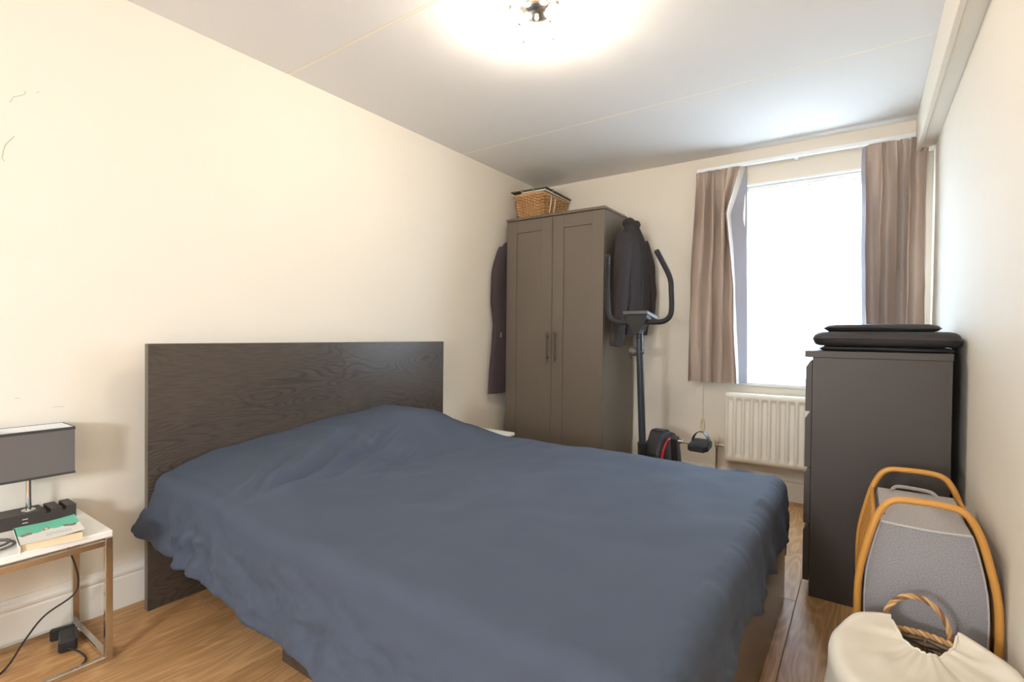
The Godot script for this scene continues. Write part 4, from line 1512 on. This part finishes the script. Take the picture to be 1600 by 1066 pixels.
func garments() -> void:
	# jacket on the wardrobe's right side
	hanger("white hanger hooked over the wardrobe's edge, holding the short jacket", -1.352, 1.800, -3.36, 0.12, V(-1.45, 1.896, -3.36))
	var t := thing("jacket", "short dark jacket hanging on the wardrobe side behind the bike", "jacket", V(-1.31, 1.0, -3.34))
	var cx := -1.312
	var b := garment([[1.045, 0.02, 0.185, 0.055, 0.02], [1.12, 0.02, 0.195, 0.062, 0.022], [1.30, 0.0, 0.205, 0.068, 0.02], [1.50, 0.0, 0.200, 0.066, 0.015], [1.64, 0.0, 0.185, 0.058, 0.008], [1.72, 0.0, 0.140, 0.050, 0.0], [1.775, 0.0, 0.085, 0.045, -0.01], [1.81, 0.0, 0.050, 0.040, -0.022], [1.832, 0.0, 0.040, 0.034, -0.03]], cx, -3.34, 3, 0.05)
	var body := part(t, "body", b, M.wool)
	b = MB.new()
	b.tube(spline([V(cx - 0.06, 1.80, -3.37), V(cx - 0.01, 1.825, -3.40), V(cx + 0.022, 1.80, -3.37), V(cx + 0.024, 1.79, -3.32), V(cx - 0.01, 1.825, -3.29), V(cx - 0.06, 1.815, -3.31)], 6), 0.013, 8, false, 0.024)
	part(body, "collar", b, M.wool)
	b = MB.new()
	b.tube(spline([V(cx + 0.028, 1.78, -3.33), V(cx + 0.060, 1.66, -3.325), V(cx + 0.078, 1.50, -3.32), V(cx + 0.084, 1.30, -3.31), V(cx + 0.070, 1.06, -3.30)], 6), 0.014, 8, false, 0.005, null, Vector3.BACK)
	part(body, "front_edge", b, M.wool)
	part(t, "sleeve", sleeve([V(cx - 0.005, 1.685, -3.195), V(cx + 0.01, 1.58, -3.135), V(cx + 0.015, 1.40, -3.105), V(cx + 0.012, 1.20, -3.095), V(cx - 0.005, 0.972, -3.075)], 0.066, 0.050, Vector3.BACK), M.wool)
	part(t, "sleeve", sleeve([V(cx + 0.0, 1.69, -3.46), V(cx + 0.03, 1.58, -3.50), V(cx + 0.045, 1.42, -3.52), V(cx + 0.05, 1.28, -3.525), V(cx + 0.04, 1.16, -3.52)], 0.066, 0.052, Vector3.BACK), M.wool)
	# long coat between the wardrobe and the left wall
	hanger("white hanger hooked over the wardrobe's wall side, holding the long coat", -2.225, 1.79, -3.26, 0.15, V(-2.16, 1.896, -3.26))
	t = thing("coat", "long dark coat hanging between wardrobe and left wall", "coat", V(-2.235, 0.6, -3.2))
	cx = -2.232
	b = garment([[0.605, 0.0, 0.30, 0.034, 0.0], [0.80, 0.0, 0.285, 0.036, 0.0], [1.05, 0.0, 0.250, 0.036, 0.0], [1.30, 0.0, 0.235, 0.036, 0.0], [1.52, 0.0, 0.225, 0.036, 0.0], [1.64, 0.0, 0.19, 0.034, 0.0], [1.72, 0.0, 0.12, 0.032, 0.0], [1.76, 0.0, 0.06, 0.03, 0.0], [1.785, 0.0, 0.045, 0.026, 0.0]], cx, -3.215, 5, 0.025)
	part(t, "body", b, M.wool_plum)
	var sl := part(t, "sleeve", sleeve([V(cx + 0.0, 1.66, -3.10), V(cx - 0.002, 1.54, -3.035), V(cx - 0.002, 1.36, -3.008), V(cx + 0.0, 1.18, -3.018), V(cx + 0.004, 0.975, -3.058)], 0.062, 0.036, Vector3.BACK), M.wool_plum)
	for i in 3:
		var k := MB.new()
		k.lathe(V(cx + 0.034, 1.035 + 0.012 * i - 0.01, -3.012 - 0.002 * i), [Vector2(0.0, 0.003), Vector2(0.005, 0.0025), Vector2(0.0055, -0.002), Vector2(0.0, -0.004)], 10, Basis(Vector3.FORWARD, PI / 2))
		part(sl, "button", k, M.button)
	part(t, "sleeve", sleeve([V(cx + 0.0, 1.66, -3.34), V(cx, 1.50, -3.40), V(cx, 1.30, -3.42), V(cx, 1.0, -3.43)], 0.062, 0.034, Vector3.BACK), M.wool_plum)


func cushion(called: String, label: String, category: String, lo: Vector3, hi: Vector3, tilt: float, mat_: Material, group: String, piping: bool) -> void:
	# padded sleeve: a flat pillow with pinched edges
	var at := V((lo.x + hi.x) / 2, lo.y, (lo.z + hi.z) / 2)
	var t := thing(called, label, category, at, group)
	var rings := []
	var hx := (hi.x - lo.x) / 2
	var hz := (hi.z - lo.z) / 2
	var h := hi.y - lo.y
	var turn := Basis(Vector3.UP, tilt)
	var b := MB.new()
	for q in [[0.0, 0.90], [0.06, 0.955], [0.22, 0.985], [0.42, 1.0], [0.50, 1.004], [0.62, 0.998], [0.80, 0.975], [0.93, 0.93], [1.0, 0.86]]:
		var ring := PackedVector3Array()
		for j in 72:
			var w := TAU * j / 72
			var p := pow(pow(absf(cos(w)), 9.0) + pow(absf(sin(w)), 9.0), -1.0 / 9.0)
			var inset: float = (1.0 - q[1]) * 0.22
			var pt := V(cos(w) * p * (hx - inset), h * q[0] + 0.0025 * sin(w * 3.0 + q[0] * 4.0) * q[0] * (1.0 - q[0]) * 4.0, sin(w) * p * (hz - inset))
			ring.push_back(at + turn * pt)
		rings.push_back(ring)
	b.grid(rings, true)
	b.fan(rings[0]); b.fan(rings[-1], true)
	var body := part(t, "shell", b, mat_)
	if piping:
		b = MB.new()
		var pts := []
		for p in rings[4]: pts.push_back(p)
		b.tube(pts, 0.0028, 6, true)
		part(body, "zip_seam", b, M.black_plastic)


func clutter() -> void:
	var g := "black padded cases stacked on the chest"
	cushion("padded_case", "thin black padded case at the bottom of the stack on the chest", "case", V(-0.148, 0.9885, -2.86), V(0.275, 1.008, -2.37), 0.0, M.nylon, g, true)
	cushion("padded_case", "thickest, widest black padded case in the stack on the chest", "case", V(-0.172, 1.0085, -2.92), V(0.298, 1.066, -2.36), 0.0, M.nylon, g, true)
	cushion("padded_case", "small black padded case on top of the stack on the chest", "case", V(-0.135, 1.0665, -2.86), V(0.240, 1.096, -2.41), 0.01, M.nylon, g, true)
	# book on the side table
	var p1 := V(-2.095, 0, -0.380)
	var at := V(-2.012, 0.4122, -0.448)
	var t := thing("book", "green and white paperback lying on the side table", "book", at)
	var art := paint(224, 320, func(x, y):
		# cover picture: green sky over a pale snowy slope, a row of dark red huts along the ridge
		var u: float = x / 224.0
		var v: float = y / 320.0
		var ridge: float = 0.50 + 0.05 * sin(v * 9.0) + 0.03 * sin(v * 23.0)
		var col := C8(94, 196, 166) if u < ridge else C8(232, 228, 222)
		if u < ridge and fposmod(sin(x * 12.9 + y * 78.2) * 437.5, 1.0) > 0.86: col = C8(120, 214, 186)
		for q in [[0.06, 0.24], [0.42, 0.52], [0.74, 0.93]]:
			if v > q[0] and v < q[1]:
				var post: bool = fposmod(v * 38.0, 1.0) < 0.45
				if absf(u - ridge + 0.01) < 0.025: col = C8(112, 62, 46)
				elif u > ridge - 0.10 and u < ridge + 0.05 and post: col = C8(112, 62, 46)
		if Vector2((u - 0.40) * 1.0, (v - 0.47) * 1.3).length() < 0.045: col = C8(226, 206, 168)
		if u > 0.66 and u < 0.84 and v > 0.42 and v < 0.82 and fposmod(u * 26.0, 1.0) < 0.4 and fposmod(sin(floorf(v * 60.0) * 3.3 + floorf(u * 26.0)) * 91.0, 1.0) > 0.35: col = C8(150, 176, 184)
		return col)
	var cov := mat(Color(1, 1, 1), 0.35)
	cov.albedo_texture = art
	cov.uv1_scale = V(1, 1, 1)
	var turn := Basis(Vector3.UP, -0.12)
	var b := MB.new()
	b.box(at + V(-0.088, 0.001, -0.068), at + V(0.088, 0.021, 0.068), 0.001, turn)
	part(t, "pages", b, M.book_paper)
	# covers: the upper one lifts a little at its fore edge
	b = MB.new()
	var rows := []
	for i in 2:
		var r := PackedVector3Array()
		for j in 13:
			var u := j / 12.0
			r.push_back(at + turn * V(lerpf(-0.092, 0.092, float(i)), 0.0222 + 0.007 * pow(maxf(u - 0.35, 0.0) / 0.65, 2.0), lerpf(0.070, -0.072, u)))
		rows.push_back(r)
	b.grid(rows)
	for i in b.uv.size(): b.uv[i] = Vector2(b.uv[i].y, b.uv[i].x)
	part(t, "front_cover", b, cov)
	b = MB.new()
	b.box(at + V(-0.091, 0.0, -0.070), at + V(0.091, 0.0012, 0.070), 0.0, turn)
	b.box(at + V(-0.091, 0.0, 0.068), at + V(0.091, 0.0222, 0.0705), 0.0, turn)
	part(t, "back_cover", b, M.paper)
	# coiled lead on the table
	b = MB.new()
	var pts := []
	for i in 60:
		var w := i / 59.0 * TAU * 2.6
		pts.push_back(V(-2.03 + (0.055 - 0.004 * i / 60.0) * cos(w) + 0.01 * sin(i * 0.4), 0.4165 + 0.012 * i / 59.0, -0.300 + 0.072 * sin(w) - 0.004 * cos(i * 0.7)))
	b.tube(pts, 0.0034, 8)
	single("cable", "grey coiled cable on the side table in front of the lamp", "cable", b, M.grey_plastic, V(-2.03, 0.414, -0.31))
	# lamp flex hanging behind the table and across the floor
	b = MB.new()
	b.tube(spline([V(-2.262, 0.43, -0.50), V(-2.262, 0.36, -0.545), V(-2.235, 0.29, -0.550), V(-2.20, 0.231, -0.560), V(-2.20, 0.173, -0.567), V(-2.195, 0.135, -0.551), V(-2.19, 0.10, -0.477), V(-2.17, 0.05, -0.425), V(-2.12, 0.006, -0.37), V(-2.05, 0.004, -0.28)], 8), 0.003, 8)
	single("lamp_flex", "dark lamp flex looping down under the side table", "cable", b, M.cord, V(-2.2, 0.0, -0.45))
	# plug adapter on the floor with its own lead
	at = V(-2.135, 0.0, -0.525)
	t = thing("power_adapter", "black plug adapter lying on the floor under the side table", "adapter", at)
	turn = Basis(Vector3.UP, -0.25)
	b = MB.new()
	b.box(at + V(-0.045, 0.001, -0.022), at + V(0.052, 0.040, 0.026), 0.006, turn)
	part(t, "body", b, M.black_plastic)
	b = MB.new()
	b.box(at + V(-0.062, 0.003, -0.030), at + V(-0.046, 0.044, 0.034), 0.005, turn)
	part(t, "plug_face", b, M.black_plastic)
	b = MB.new()
	b.tube(spline([at + turn * V(0.052, 0.014, 0.0), V(-2.05, 0.010, -0.528), V(-2.0, 0.004, -0.534), V(-1.968, 0.0035, -0.515), V(-1.945, 0.0035, -0.470), V(-1.93, 0.0035, -0.42), V(-1.90, 0.0035, -0.34)], 8), 0.003, 8)
	part(t, "lead", b, M.cord)
